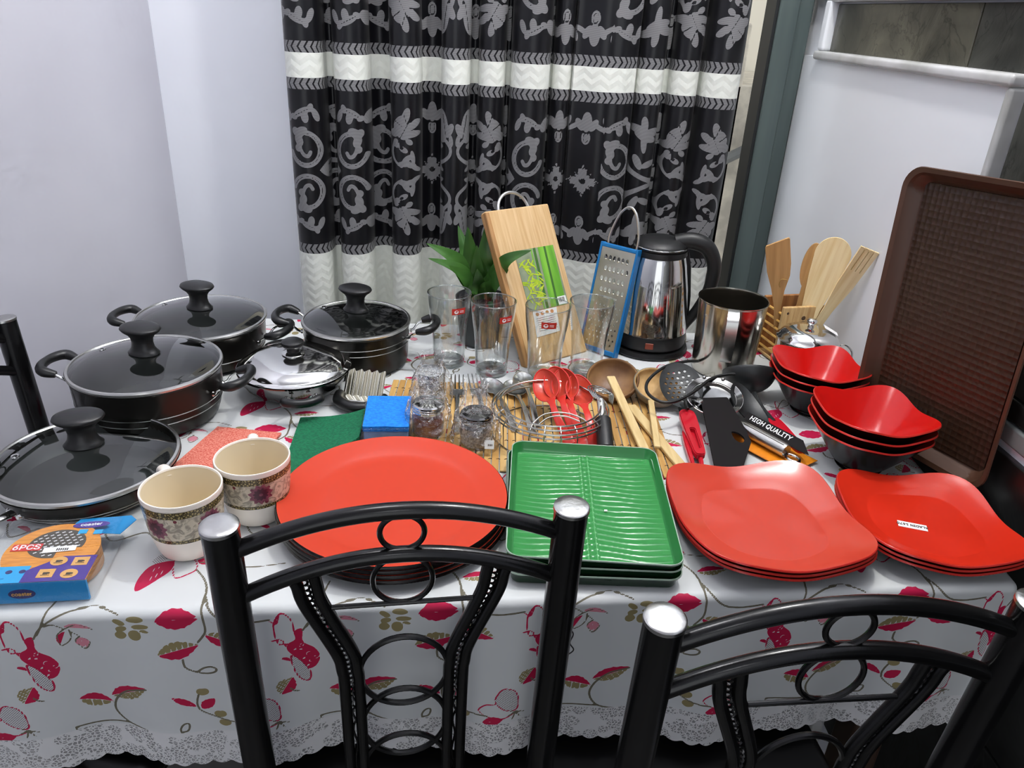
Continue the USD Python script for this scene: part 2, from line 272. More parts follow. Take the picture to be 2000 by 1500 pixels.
for ci, (a, b, mot, kind) in enumerate(cells):
    xa, xb = px2x(a), px2x(b); w = xb - xa; t = np.linspace(0, 1, 400, endpoint=False)
    if kind == 1:
        ph = PI * t; x = xa + w * (0.5 - 0.5 * np.cos(ph)) + 0.004 * np.sin(2 * ph) * 0; y = 1.738 - min(0.072, w * 0.95) * np.sin(ph) ** 0.55
    elif kind == 2:
        x = xa + w * t; y = 1.688 + 0.012 * np.cos(PI * (x - px2x(1112)) / (px2x(1237) - px2x(1112)) * 2) - (0.012 if mot == 'S' else 0) * np.sin(PI * t) ** 2
    else:
        x = xa + w * t; y = 1.738 + min(0.014, w * 0.3) * np.sin(PI * t)
    s = np.concatenate([[0], np.cumsum(np.hypot(np.diff(x), np.diff(y)))]); n = max(4, int(s[-1] / 0.0028)); q = np.linspace(0, s[-1], n, endpoint=False)
    xs.append(np.interp(q, s, x)); ys.append(np.interp(q, s, y)); cid.append(np.full(n, ci)); mm_.append((np.interp(q, s, x) - (xa + xb) / 2) * 1000 * (1.10 if kind == 1 else 1.0))
cx, cy, cid, mm_ = map(np.concatenate, (xs, ys, cid, mm_)); cs = np.concatenate([[0], np.cumsum(np.hypot(np.diff(cx), np.diff(cy)))])
zz = np.arange(0.42, 1.80, 0.0028); nz, nx = len(zz), len(cx)
zr = (zz - 1.02) / 1.0
CX = cx[None, :] + 0.0035 * np.sin(zz * 4.0)[:, None] * np.sin(cx * 9)[None, :] ; CY = 1.70 + (cy[None, :] - 1.70) * (1 + 0.10 * np.sin(zz * 3.1)[:, None]) + 0.003 * np.sin(zz[:, None] * 6 + cx[None, :] * 20)
CP = np.stack([CX, CY, np.repeat(zz[:, None], nx, 1)], -1)
mz = np.abs(((zz - 1.0225 + 0.2045) % 0.409) - 0.2045) * 1000       # the print mirrors about the middle of each black field
d = np.full((nz, nx), -30.0)
for ci, c_ in enumerate(cells):
    col = np.where(cid == ci)[0]; pts = np.stack(np.broadcast_arrays(mm_[col][None, :], mz[:, None]), -1).reshape(-1, 2); d[:, col] = sdf(MOT[c_[2]], pts, 0.7).reshape(nz, len(col))
sidegn = np.where(np.arange(nx) < nx * 0.62, 1.0, -1.0) * cs
M['curtain'] = usdkit.material(stage, '/World/Looks/curtain_damask', {
    'm': ('attribute', {'attribute': 'print'}), 's': ('attribute', {'attribute': 'along'}), 'g': ('geometry', {}), 'sep': ('separate_xyz', {}),
    # position within the 0.409 m repeat, 0 at the centre of the white band
    'z1': ('math', {'math_type': 'subtract', 'value2': 1.2285 - 0.409 * 4}), 'z2': ('math', {'math_type': 'modulo', 'value2': 0.409}), 'z3': ('math', {'math_type': 'subtract', 'value2': 0.2045}), 'z4': ('math', {'math_type': 'absolute'}), 'z5': ('math', {'math_type': 'subtract', 'value1': 0.2045}),
    'white_': ('math', {'math_type': 'less_than', 'value2': 0.0235}), 'low': ('math', {'math_type': 'less_than', 'value2': 0.832}), 'white': ('math', {'math_type': 'maximum'}),
    'hb': ('math', {'math_type': 'less_than', 'value2': 0.045}),
    # chevrons: along + 0.6 * |offset in the band|
    'c1': ('math', {'math_type': 'subtract', 'value2': 0.0345}), 'c2': ('math', {'math_type': 'absolute'}), 'c3': ('math', {'math_type': 'multiply_add', 'value2': -0.62}), 'c4': ('math', {'math_type': 'multiply', 'value2': 78.0}), 'c5': ('math', {'math_type': 'fraction'}), 'c6': ('math', {'math_type': 'less_than', 'value2': 0.70}), 'c7': ('math', {'math_type': 'multiply'}),
    'pm': ('math', {'math_type': 'greater_than', 'value2': 0.0}), 'pat': ('math', {'math_type': 'maximum'}),
    'w1': ('wave_texture', {'scale': 260.0, 'distortion': 0.0, 'wave_type': 'bands', 'bands_direction': 'z'}), 'wr': ('rgb_ramp', {'ramp': [(0.0, lin('606063')), (1.0, lin('8a8a8c'))]}),
    'mixp': ('mix', {'color1': lin('0b0b10')}), 'mixw': ('mix', {'color2': lin('e3e6df')}),
    'j1': ('math', {'math_type': 'multiply', 'value2': 55.0}), 'j2': ('math', {'math_type': 'pingpong', 'value2': 1.0}), 'j3': ('math', {'math_type': 'multiply', 'value2': 80.0}), 'j4': ('math', {'math_type': 'add'}), 'j5': ('math', {'math_type': 'pingpong', 'value2': 0.8}), 'jm': ('math', {'math_type': 'multiply'}), 'b': ('bump', {'distance': 0.0009, 'strength': 0.9}),
    'rr': ('map_range', {'from_min': 0.0, 'from_max': 1.0, 'to_min': 0.30, 'to_max': 0.62}),
    'p': ('principled_bsdf', {'roughness': 0.36, 'specular_ior_level': 0.45, 'sheen_weight': 0.05}), 't': ('translucent_bsdf', {}), 'mc': ('mix_closure', {'fac': 0.16})},
    [('g.position', 'sep.vector'), ('sep.z', 'z1.value1'), ('z1.value', 'z2.value1'), ('z2.value', 'z3.value1'), ('z3.value', 'z4.value1'), ('z4.value', 'z5.value2'),
     ('z5.value', 'white_.value1'), ('sep.z', 'low.value1'), ('white_.value', 'white.value1'), ('low.value', 'white.value2'), ('z5.value', 'hb.value1'),
     ('z5.value', 'c1.value1'), ('c1.value', 'c2.value1'), ('c2.value', 'c3.value1'), ('s.fac', 'c3.value3'), ('c3.value', 'c4.value1'), ('c4.value', 'c5.value1'), ('c5.value', 'c6.value1'), ('c6.value', 'c7.value1'), ('hb.value', 'c7.value2'),
     ('m.fac', 'pm.value1'), ('pm.value', 'pat.value1'), ('c7.value', 'pat.value2'), ('g.position', 'w1.vector'), ('w1.fac', 'wr.fac'), ('pat.value', 'mixp.fac'), ('wr.color', 'mixp.color2'),
     ('mixp.color', 'mixw.color1'), ('white.value', 'mixw.fac'), ('mixw.color', 'p.base_color'), ('mixw.color', 't.color'), ('pat.value', 'rr.value'), ('rr.result', 'p.roughness'),
     ('s.fac', 'j1.value1'), ('j1.value', 'j2.value1'), ('sep.z', 'j3.value1'), ('j2.value', 'j4.value1'), ('j3.value', 'j4.value2'), ('j4.value', 'j5.value1'), ('j5.value', 'jm.value1'), ('white.value', 'jm.value2'), ('jm.value', 'b.height'), ('b.normal', 'p.normal'),
     ('p.BSDF', 'mc.closure1'), ('t.BSDF', 'mc.closure2')], 'mc.closure')
cu = thing('curtain', 'black and white damask curtain hanging in folds behind the table', 'curtain')
gridmesh('/World/curtain/fabric', CP, 'curtain', {'print': d, 'along': np.repeat((sidegn)[None, :], nz, 0) + 10.0})
cr = thing('curtain_rod', 'steel curtain rod above the black and white curtain', 'curtain rod')
M['steel'] = mat('brushed_steel', 'bfc0c0', 0.25, 1.0)
part(cr, 'rod', tube([(-0.55, 1.70, 1.80), (0.70, 1.70, 1.80)], 0.011, 12), 'steel')
for x in (-0.5, 0.68): part(cr, 'bracket', tube([(x, 1.70, 1.80), (x, 1.86, 1.80)], 0.007, 8), 'steel')

# ================================================================ table and cloth
QFL, QFR, QBR, QBL = map(np.array, [(-0.615, 0.637), (0.662, 0.723), (0.712, 1.50), (-0.625, 1.50)])
def quad(a, b): return (QFL * (1 - a)[..., None] + QFR * a[..., None]) * (1 - b)[..., None] + (QBL * (1 - a)[..., None] + QBR * a[..., None]) * b[..., None]
tb = thing('dining_table', 'dining table hidden under the flowered white tablecloth', 'table')
ins = lambda q, c=np.array([0, 1.08]): tuple(np.asarray(q) + (c - q) * 0.006)
part(tb, 'table_top', trimesh.creation.extrude_polygon(Polygon([ins(QFL), ins(QFR), ins(QBR), ins(QBL)]), 0.02, engine='earcut').apply_translation([0, 0, 0.7275]), 'tablewood', False)
for q in (QFL, QFR, QBR, QBL):
    c = q + (np.array([0, 1.08]) - q) * 0.13; part(tb, 'leg', rbox(0.05, 0.05, 0.727, 0.006).apply_translation([c[0], c[1], 0.3655]), 'tablewood')
Wt, Dt = 1.28, 0.83
DROP, LACE = 0.200, 0.062
def cloth(U, V):
    u = np.clip(U, 0, Wt); v = np.clip(V, 0, Dt); q = quad(u / Wt, v / Dt); du, dv = U - u, V - v; dd = np.hypot(du, dv); s = np.maximum(dd, 1e-9); dx, dy = du / s, dv / s
    r = 0.010; arc = np.minimum(dd / r, PI / 2); out = r * np.sin(arc); down = r * (1 - np.cos(arc)) + np.maximum(dd - r * PI / 2, 0)
    hang = np.maximum(dd - r * PI / 2, 0); wave = (0.010 * np.sin(u * 21 + 0.7) + 0.006 * np.sin(u * 47 + 2) + 0.010 * np.sin(v * 24)) * np.clip(hang / 0.2, 0, 1)
    corner = np.where((np.abs(du) > 1e-9) & (np.abs(dv) > 1e-9), 1.0, 0.0) * np.sin(2 * np.arctan2(np.abs(dv), np.abs(du)) + 0) * 0.045 * np.clip(hang / 0.2, 0, 1)
    out = out + wave - 0.06 * hang + 0.4 * corner + 0.002
    flat = 0.0006 * np.sin(U * 31 + V * 9) * np.sin(V * 26) * (dd < 1e-6)
    return np.stack([q[..., 0] + dx * out, q[..., 1] + dy * out, 0.7492 - down * np.sqrt(np.clip(1 - 0.02, 0, 1)) + flat * 0.5], -1)
# the printed repeat, measured in its own millimetres (X right, Y down from the table edge)
kx, kyd, kyu = 0.1654, 0.213, 0.26
def T(X, Y): return (X * kx, -(Y - 370) * (kyd if Y > 370 else kyu))
mag, oli, lin_, dot, pale, oml = [], [], [], [], [], []
def leaf(X, Y, L, Wd, ang, up=None, low=None):
    x, y = T(X, Y); n = 14; t = np.linspace(0, 1, n); hw = Wd / 2 * np.sin(PI * t ** 0.85) * (1 + 0.10 * np.sin(t * 34))
    top = Polygon(np.vstack([np.stack([t * L - L / 2, 0.35 + hw], 1), [[-L / 2, 0.3]]]) if False else np.vstack([np.stack([t * L - L / 2, hw + 0.3], 1), np.stack([t[::-1] * L - L / 2, np.full(n, 0.35)], 1)])).buffer(0.15)
    bot = aff.scale(top, 1, -1, origin=(0, 0))
    for g, dst in ((top, up), (bot, low)):
        if dst is not None:
            if dst is oli: g = g.difference(unary_union([LineString([(-L / 2 + q * L, 0), (-L / 2 + q * L + 5, (1 if g is top else -1) * Wd)]).buffer(0.7) for q in np.linspace(0.05, 0.9, 7)]))
            dst.append(aff.translate(aff.rotate(g, ang, origin=(0, 0)), x, y))
def line(pts, w=0.62): lin_.append(LineString(spline([T(*p) for p in pts])).buffer(w))
def curve_poly(pts): return Polygon(spline([T(*p) for p in pts], 6, True)).buffer(0)
# big blossom at the left of the repeat
body = curve_poly([(150, 560), (205, 545), (200, 640), (270, 700), (300, 770), (270, 840), (215, 860), (170, 790), (95, 700), (100, 650), (150, 620)])
body = body.difference(unary_union([Point(*T(X, Y)).buffer(r).boundary.buffer(0.45) for X, Y, r in ((185, 670, 2.4), (228, 740, 2.8), (180, 705, 1.8), (272, 775, 2.4), (235, 800, 1.8), (140, 690, 1.8), (190, 770, 1.6), (215, 830, 1.4))])); mag.append(body)
pt = curve_poly([(110, 745), (150, 760), (200, 830), (225, 900), (208, 955), (160, 930), (125, 860)]); dot.append(pt); oml.append(pt.boundary.buffer(0.5))
for pts in ([(150, 560), (140, 480), (100, 435), (60, 440), (20, 520), (40, 640), (100, 650)], [(0, 620), (60, 615), (90, 670)], [(0, 480), (40, 500), (60, 450)]): oml.append(LineString(spline([T(*p) for p in pts])).buffer(0.5))
leaf(75, 770, 14, 9, -30, up=mag); leaf(60, 960, 30, 22, 60, up=oli, low=mag); line([(80, 985), (110, 1015), (140, 1020)], 0.7)
line([(205, 560), (260, 490), (330, 440), (430, 395), (520, 372), (620, 365), (760, 410)]); line([(235, 530), (290, 450), (320, 370), (350, 250)])
line([(300, 470), (350, 460), (410, 490)], .5)
leaf(500, 490, 31, 13, -8, up=pale); leaf(385, 560, 24, 12, 65, up=mag, low=None); leaf(495, 600, 18, 14, -75, up=pale, low=pale)
for pts in ([(420, 490), (500, 465), (590, 505)], [(420, 490), (355, 540), (358, 618), (430, 570), (440, 500)], [(440, 510), (500, 560), (540, 600), (495, 650), (455, 590), (480, 560)]): lin_.append(LineString(spline([T(*p) for p in pts])).buffer(0.35))
for X, Y, a, b, r in ((760, 455, 7, 3.6, -35), (862, 442, 9, 4.2, -6), (885, 492, 9, 3.6, -4), (840, 550, 6.5, 8, 10), (752, 545, 6, 6, 30), (765, 500, 6, 4, 10), (905, 525, 5, 2, -20)): oli.append(blob(*T(X, Y), a, b, r))
leaf(1125, 450, 47, 27, 5, up=mag, low=mag); leaf(1095, 665, 48, 26, 18, up=oli, low=mag); leaf(1400, 605, 43, 20, -27, up=oli, low=mag)
line([(1120, 150), (1200, 210), (1255, 280), (1275, 370), (1290, 450), (1290, 540), (1230, 615)], 0.8); line([(1275, 330), (1330, 400), (1430, 470), (1560, 485), (1714, 470)], 0.8)
leaf(1385, 240, 40, 16, 8, up=mag, low=oli)
line([(1110, 735), (1115, 790), (1160, 825), (1240, 848), (1300, 840), (1318, 818), (1290, 800), (1240, 805), (1195, 830)], 0.8)
leaf(440, 1085, 38, 24, -14, up=mag, low=oli); leaf(690, 1000, 50, 22, 24, up=mag, low=oli)
line([(820, 962), (680, 990), (590, 1060), (548, 1140), (555, 1210), (610, 1275), (700, 1305), (920, 1348)], 0.9); line([(255, 1285), (450, 1285), (620, 1283)], 0.8); line([(1000, 1350), (840, 1350), (700, 1390), (560, 1500)], 0.8); line([(255, 1290), (260, 1420), (310, 1440), (350, 1400), (340, 1360), (300, 1355)], 0.7)
line([(1015, 1335), (1000, 1280), (1030, 1238), (1065, 1240), (1050, 1290), (1010, 1300)], 0.7)
for X, Y, L, W_, an in ((1065, 1065, 32, 9, -33), (1220, 1085, 24, 13, 45)):
    leaf(X, Y, L, W_, an, up=mag, low=mag)
for X, Y in ((1195, 990), (1288, 1172), (1312, 1242)): oli += [blob(*T(X - 12, Y), 5, 5.5, 20), blob(*T(X + 14, Y), 5, 5.5, -20), blob(*T(X, Y + 10), 5.5, 4)]
line([(1165, 1010), (1145, 1080), (1165, 1140), (1270, 1200), (1360, 1230), (1490, 1245)], 0.7)
pt = curve_poly([(1600, 1035), (1680, 1060), (1714, 1140), (1700, 1215), (1610, 1200), (1540, 1130), (1560, 1070)]); dot.append(pt); oml.append(pt.boundary.buffer(0.5))
for pts in ([(1470, 1245), (1420, 1200), (1470, 1155), (1530, 1155)], [(1490, 1250), (1600, 1270), (1690, 1240)]): oml.append(LineString(spline([T(*p) for p in pts])).buffer(0.5))
leaf(1530, 1285, 26, 15, 12, up=mag, low=mag)
for a in range(5): line([(1700, 1230), (1700 + 60 * math.cos(a), 1250 + 40 * math.sin(a))], 0.5)
# upper blossom on the table top
mag.append(curve_poly([(800, 120), (930, 90), (950, 150), (900, 210), (800, 285), (765, 210)]).difference(unary_union([LineString([T(830 + 30 * k, 130), T(850 + 30 * k, 220)]).buffer(0.5) for k in range(3)])))
for pts in ([(930, 85), (1000, 200), (1080, 180), (1120, 140), (1050, 70), (940, 80)], [(920, 80), (950, -30), (985, 0), (930, 75)]): oml.append(LineString(spline([T(*p) for p in pts])).buffer(0.5))
pt = curve_poly([(945, 70), (990, 0), (1060, -60), (1080, 10)]); dot.append(pt); lin_.append(pt.boundary.buffer(0.4)); leaf(1160, 95, 22, 11, -10, up=mag, low=mag)
pt = curve_poly([(900, 60), (830, 40), (790, 90), (830, 110)]); dot.append(pt)
line([(1120, 100), (1330, 130), (1500, 140), (1714, 120)], 0.6)
# more sprigs towards the back of the table
leaf(300, -150, 40, 20, 20, up=oli, low=mag); leaf(620, -260, 44, 20, -24, up=mag, low=oli); line([(300, -150), (420, -60), (620, -120), (760, -20), (930, 70)], 0.7); leaf(1350, -260, 36, 14, 30, up=mag, low=mag); leaf(1450, -150, 30, 12, -30, up=mag); line([(1300, -200), (1400, -100), (1560, -160), (1600, -60), (1540, -20), (1500, -70)], 0.7)
PX, PY = 283.5, 400.0
def tiled(gs):
    g = unary_union(gs); return unary_union([aff.translate(g, i * PX, j * PY) for i in (-1, 0, 1) for j in (-1, 0, 1)]).intersection(box(-20, -320, PX + 20, 320))
cl = thing('tablecloth', 'white tablecloth printed with pink and olive flowers, lace along its hem', 'tablecloth')
us = np.arange(-DROP - 0.001, Wt + DROP + 0.001, 0.0021); vs = np.concatenate([np.arange(-DROP, 0.0, 0.0021), np.arange(0.0, Dt + 0.06, 0.0024)])
U, V = np.meshgrid(us, vs); CPt = cloth(U, V)
lx = ((U - 0.1146) * 1000) % PX; ly = ((V * 1000 + 220) % PY) - 220
pts = np.stack([lx.ravel(), ly.ravel()], 1)
att = {n_: sdf(tiled(g_), pts, 0.8) for n_, g_ in (('magenta', mag), ('olive', oli), ('stem', lin_), ('dotted', dot), ('blush', pale), ('outline', oml))}
att['cu'] = U.ravel() * 1000; att['cv'] = V.ravel() * 1000
def gt(a): return ('math', {'math_type': 'greater_than', 'value2': 0.0})
M['cloth'] = usdkit.material(stage, '/World/Looks/flowered_cloth', {
    'am': ('attribute', {'attribute': 'magenta'}), 'ao': ('attribute', {'attribute': 'olive'}), 'as': ('attribute', {'attribute': 'stem'}), 'ad': ('attribute', {'attribute': 'dotted'}), 'ab': ('attribute', {'attribute': 'blush'}), 'u': ('attribute', {'attribute': 'cu'}), 'v': ('attribute', {'attribute': 'cv'}),
    'aq': ('attribute', {'attribute': 'outline'}), 'gq': ('math', {'math_type': 'greater_than', 'value2': -0.55}), 'gmq': ('math', {'math_type': 'maximum'}), 'gm': gt(0), 'go': gt(0), 'gs': ('math', {'math_type': 'greater_than', 'value2': -0.55}), 'gd': gt(0), 'gb': gt(0),
    'su': ('math', {'math_type': 'multiply', 'value2': 2.1}), 'sv': ('math', {'math_type': 'multiply', 'value2': 2.1}), 'si': ('math', {'math_type': 'sine'}), 'sj': ('math', {'math_type': 'sine'}), 'sm': ('math', {'math_type': 'multiply'}), 'sg': ('math', {'math_type': 'greater_than', 'value2': 0.38}), 'sd': ('math', {'math_type': 'multiply'}),
    'n': ('noise_texture', {'scale': 9.0, 'detail': 3.0}), 'tc': ('texture_coordinate', {}),
    'c0': ('mix', {'color1': lin('d5d8d8'), 'color2': lin('d98a9a')}), 'c1': ('mix', {'color2': lin('c01748')}), 'c2': ('mix', {'color2': lin('93875f')}), 'c3': ('mix', {'color2': lin('6f6a5a')}), 'c4': ('mix', {'color2': lin('4a3038')}),
    'b': ('bump', {'distance': 0.004, 'strength': 0.35}), 'p': ('principled_bsdf', {'roughness': 0.5, 'specular_ior_level': 0.35}), 't': ('translucent_bsdf', {}), 'mc': ('mix_closure', {'fac': 0.10})},
    [('am.fac', 'gm.value1'), ('ao.fac', 'go.value1'), ('as.fac', 'gs.value1'), ('ad.fac', 'gd.value1'), ('ab.fac', 'gb.value1'), ('u.fac', 'su.value1'), ('v.fac', 'sv.value1'), ('su.value', 'si.value1'), ('sv.value', 'sj.value1'), ('si.value', 'sm.value1'), ('sj.value', 'sm.value2'), ('sm.value', 'sg.value1'), ('sg.value', 'sd.value1'), ('gd.value', 'sd.value2'),
     ('gb.value', 'c0.fac'), ('aq.fac', 'gq.value1'), ('gm.value', 'gmq.value1'), ('gq.value', 'gmq.value2'), ('gmq.value', 'c1.fac'), ('go.value', 'c2.fac'), ('gs.value', 'c3.fac'), ('sd.value', 'c4.fac'), ('c0.color', 'c1.color1'), ('c1.color', 'c2.color1'), ('c2.color', 'c3.color1'), ('c3.color', 'c4.color1'), ('c4.color', 'p.base_color'), ('c4.color', 't.color'),
     ('tc.object', 'n.vector'), ('n.fac', 'b.height'), ('b.normal', 'p.normal'), ('p.BSDF', 'mc.closure1'), ('t.BSDF', 'mc.closure2')], 'mc.closure')
gridmesh('/World/tablecloth/printed_cloth', CPt, 'cloth', att)
M['lace'] = usdkit.material(stage, '/World/Looks/lace', {
    'u': ('attribute', {'attribute': 'cu'}), 'v': ('attribute', {'attribute': 'cv'}), 'cx': ('combine_xyz', {'z': 0.0}), 'vo': ('voronoi_texture', {'scale': 0.24, 'feature': 'distance_to_edge'}), 'v2': ('voronoi_texture', {'scale': 0.055, 'feature': 'f1'}), 'w': ('wave_texture', {'scale': 0.35, 'wave_type': 'rings', 'distortion': 1.0}),
    'h': ('math', {'math_type': 'less_than', 'value2': 0.13}), 'k': ('math', {'math_type': 'greater_than', 'value2': 0.62}), 'hk': ('math', {'math_type': 'maximum'}), 'ha': ('map_range', {'from_min': 0.0, 'from_max': 1.0, 'to_min': 0.42, 'to_max': 0.95}),
    'p': ('principled_bsdf', {'base_color': lin('dedede'), 'roughness': 0.8}), 't': ('transparent_bsdf', {'color': (1, 1, 1)}), 'm': ('mix_closure', {})},
    [('u.fac', 'cx.x'), ('v.fac', 'cx.y'), ('cx.vector', 'vo.vector'), ('cx.vector', 'v2.vector'), ('vo.distance', 'h.value1'), ('v2.distance', 'k.value1'), ('h.value', 'hk.value1'), ('k.value', 'hk.value2'), ('hk.value', 'ha.value'), ('ha.result', 'm.fac'), ('t.BSDF', 'm.closure1'), ('p.BSDF', 'm.closure2')], 'm.closure')
def lace_strip(a, b):   # a, b: rows of (U,V) at the top and bottom of the strip
    n = 9; t = np.linspace(0, 1, n)[:, None, None]; Q = a[None] * (1 - t) + b[None] * t; return Q
n_ = 560; q = np.linspace(-DROP, Wt + DROP, n_); sc = LACE * (0.90 + 0.10 * np.abs(np.sin(q * PI / 0.022)))
for a, b in [(np.stack([q, np.full(n_, -DROP)], 1), np.stack([q, -DROP - sc], 1)), (np.stack([np.full(n_, Wt + DROP), q * 0.6], 1), np.stack([Wt + DROP + sc, q * 0.6], 1)), (np.stack([np.full(n_, -DROP), q * 0.6], 1), np.stack([-DROP - sc, q * 0.6], 1))]:
    Q = lace_strip(a, b); UU, VV = Q[..., 0], Q[..., 1]; i_ = used.get('lace', 0); used['lace'] = i_ + 1
    gridmesh('/World/tablecloth/lace_hem' + ('' if i_ == 0 else '_%03d' % i_), cloth(UU, VV), 'lace', {'cu': UU * 1000 + VV * 0, 'cv': VV * 1000})

# ================================================================ chairs
def chair():
    t = thing('dining_chair', 'black tubular steel dining chair with silver post caps, in front of the round red plates', 'chair')
    lean = math.radians(4); H = 0.93; Zt = 0.0
    def bp(u, v, off=0.0): return np.array([u, off + v * math.sin(lean), H - v * math.cos(lean)])      # u across, v down the back; the sitter faces +y
    for s in (-1, 1):
        post = part(t, 'back_post', tube([bp(s * 0.1585, 0.004), bp(s * 0.1585, 0.45), bp(s * 0.1585, 0.93 / math.cos(lean) - 0.002) * np.array([1, 0.4, 1]) + np.array([0, 0.0, 0])], 0.0165, 24), 'chair')
        part(post, 'cap', lathe([(0, 0.0024), (0.010, 0.0022), (0.0155, 0.0016), (0.0172, 0.0002), (0.0174, -0.003), (0.0166, -0.003)], 32).apply_transform(frame(bp(s * 0.1585, 0.0), [0, -math.sin(lean), math.cos(lean)], [1, 0, 0])), 'cap', label='chrome cap')
        part(t, 'front_leg', tube([(s * 0.17, 0.40, 0.44), (s * 0.175, 0.43, 0.0)], 0.0125, 16), 'chair')
        part(t, 'side_stretcher', tube([(s * 0.16, 0.055, 0.2), (s * 0.172, 0.41, 0.2)], 0.008, 10), 'chair')
    for v0, v1, r in ((0.028, -0.006, 0.0082), (0.084, 0.046, 0.0080)):
        part(t, 'arched_rail', tube([bp(x, v1 + (v0 - v1) * (x / 0.1445) ** 2, 0.0) for x in np.linspace(-0.148, 0.148, 25)], r, 14), 'chair')
    for cz, rx, ry, r in ((0.0205, 0.0205, 0.0205, 0.0028), (0.079, 0.0285, 0.0300, 0.0028), (0.2085, 0.0455, 0.0505, 0.0032), (0.2905, 0.0455, 0.0545, 0.0032), (0.363, 0.0455, 0.0520, 0.0032)):
        part(t, 'ring', tube([bp(rx * math.cos(a), cz + ry * math.sin(a), 0.001) for a in np.arange(44) * 2 * PI / 44], r, 8, True), 'chair')
    part(t, 'crossbar', tube([bp(-0.0685, 0.109), bp(0.0685, 0.109)], 0.0026, 10), 'chair')
    for s in (-1, 1):
        o_ = [(0.105, 0.062), (0.099, 0.077), (0.0935, 0.104), (0.068, 0.172), (0.0630, 0.200), (0.0615, 0.235), (0.0615, 0.44)]; i_ = [(0.0835, 0.058), (0.0805, 0.079), (0.076, 0.104), (0.0515, 0.172), (0.0475, 0.200), (0.0465, 0.235), (0.0465, 0.44)]
        for w, r in ((o_, 0.0062), (i_, 0.0062)): part(t, 'inner_rod', tube(spline([bp(s * a, b, 0.001) for a, b in w], 7), r, 12), 'chair')
        mid = spline([bp(s * (a + c) / 2, (b + d_) / 2, 0.001) for (a, b), (c, d_) in zip(o_, i_)], 40); L = np.concatenate([[0], np.cumsum(np.linalg.norm(np.diff(mid, axis=0), axis=1))])
        tw = np.stack([mid[:, 0] + 0.0016 * np.sin(L * 900), mid[:, 1] + 0.0016 * np.cos(L * 900), mid[:, 2]], 1); part(t, 'twisted_wire', tube(tw, 0.0013, 5), 'chair')
    part(t, 'seat', rbox(0.39, 0.38, 0.045, 0.018, 16).apply_translation([0, 0.235, 0.452]), 'seat'); part(t, 'seat_frame', tube([(-0.17, 0.05, 0.425), (-0.175, 0.41, 0.425), (0.175, 0.41, 0.425), (0.17, 0.05, 0.425)], 0.01, 10), 'chair')
    return t
ch = chair()
def chM(x, y, z, yaw, dlean=0, s=1.0):
    T_ = trimesh.transformations.rotation_matrix(math.radians(yaw), [0, 0, 1]) @ rot(dlean, [1, 0, 0]); T_[:3, :3] *= s
    o = T_[:3, :3] @ np.array([0, 0, 0.93]); T_[:3, 3] = [x - o[0], y - o[1], z - o[2]]; return T_
UsdGeom.Xformable(ch).ClearXformOpOrder(); UsdGeom.Xformable(ch).AddTransformOp(opSuffix='placed').Set(mtx(chM(-0.0625, 0.5765, 0.932, 7.3)))
copy(ch, 'black tubular steel dining chair with silver post caps, in front of the square red plates', M4=chM(0.311, 0.463, 0.932, 4.4))
copy(ch, 'black dining chair with one post showing, at the left end of the table', M4=chM(-0.750, 0.956, 0.895, -105, 0, 0.962))

# ================================================================ cookware
TT = 0.7504
M['pot'] = mat('dark_gunmetal', '33322f', 0.24, 0.85, bump=(60, 0.00008), stretch=(1, 1, 0.1))
M['pot_in'] = mat('dark_nonstick', '1b1d1c', 0.45)
M['potline'] = mat('bright_ring_line', 'b9b9b4', 0.25, 1.0)
M['chrome'] = mat('polished_steel', 'd4d4d2', 0.08, 1.0)
M['satin'] = mat('satin_steel', 'c2c2be', 0.28, 1.0)
M['bakelite'] = mat('black_bakelite', '101112', 0.38, bump=(90, 0.0002))
M['lidglass'] = pane('lid_glass', (0.80, 0.84, 0.83), 1.5)
M['glass'] = pane('tumbler_glass', (0.965, 0.975, 0.975), 1.5, edge=(0.42, 0.46, 0.45), gain=2.4)
M['glassrim'] = pane('tumbler_rim_glass', (0.75, 0.79, 0.78), 1.6, edge=(0.35, 0.39, 0.38), gain=3.0)
M['wrap'] = pane('crumpled_clear_plastic', (0.92, 0.93, 0.93), 1.5, 0.12, bump=(60, 0.03), gain=3.6)
M['wrap_thin'] = pane('thin_clear_plastic', (0.95, 0.96, 0.97), 1.3, 0.05, bump=(30, 0.006))
M['blackplastic'] = mat('black_plastic', '0b0c0d', 0.45)
M['softblack'] = mat('dark_grey_nylon', '1e2122', 0.42)

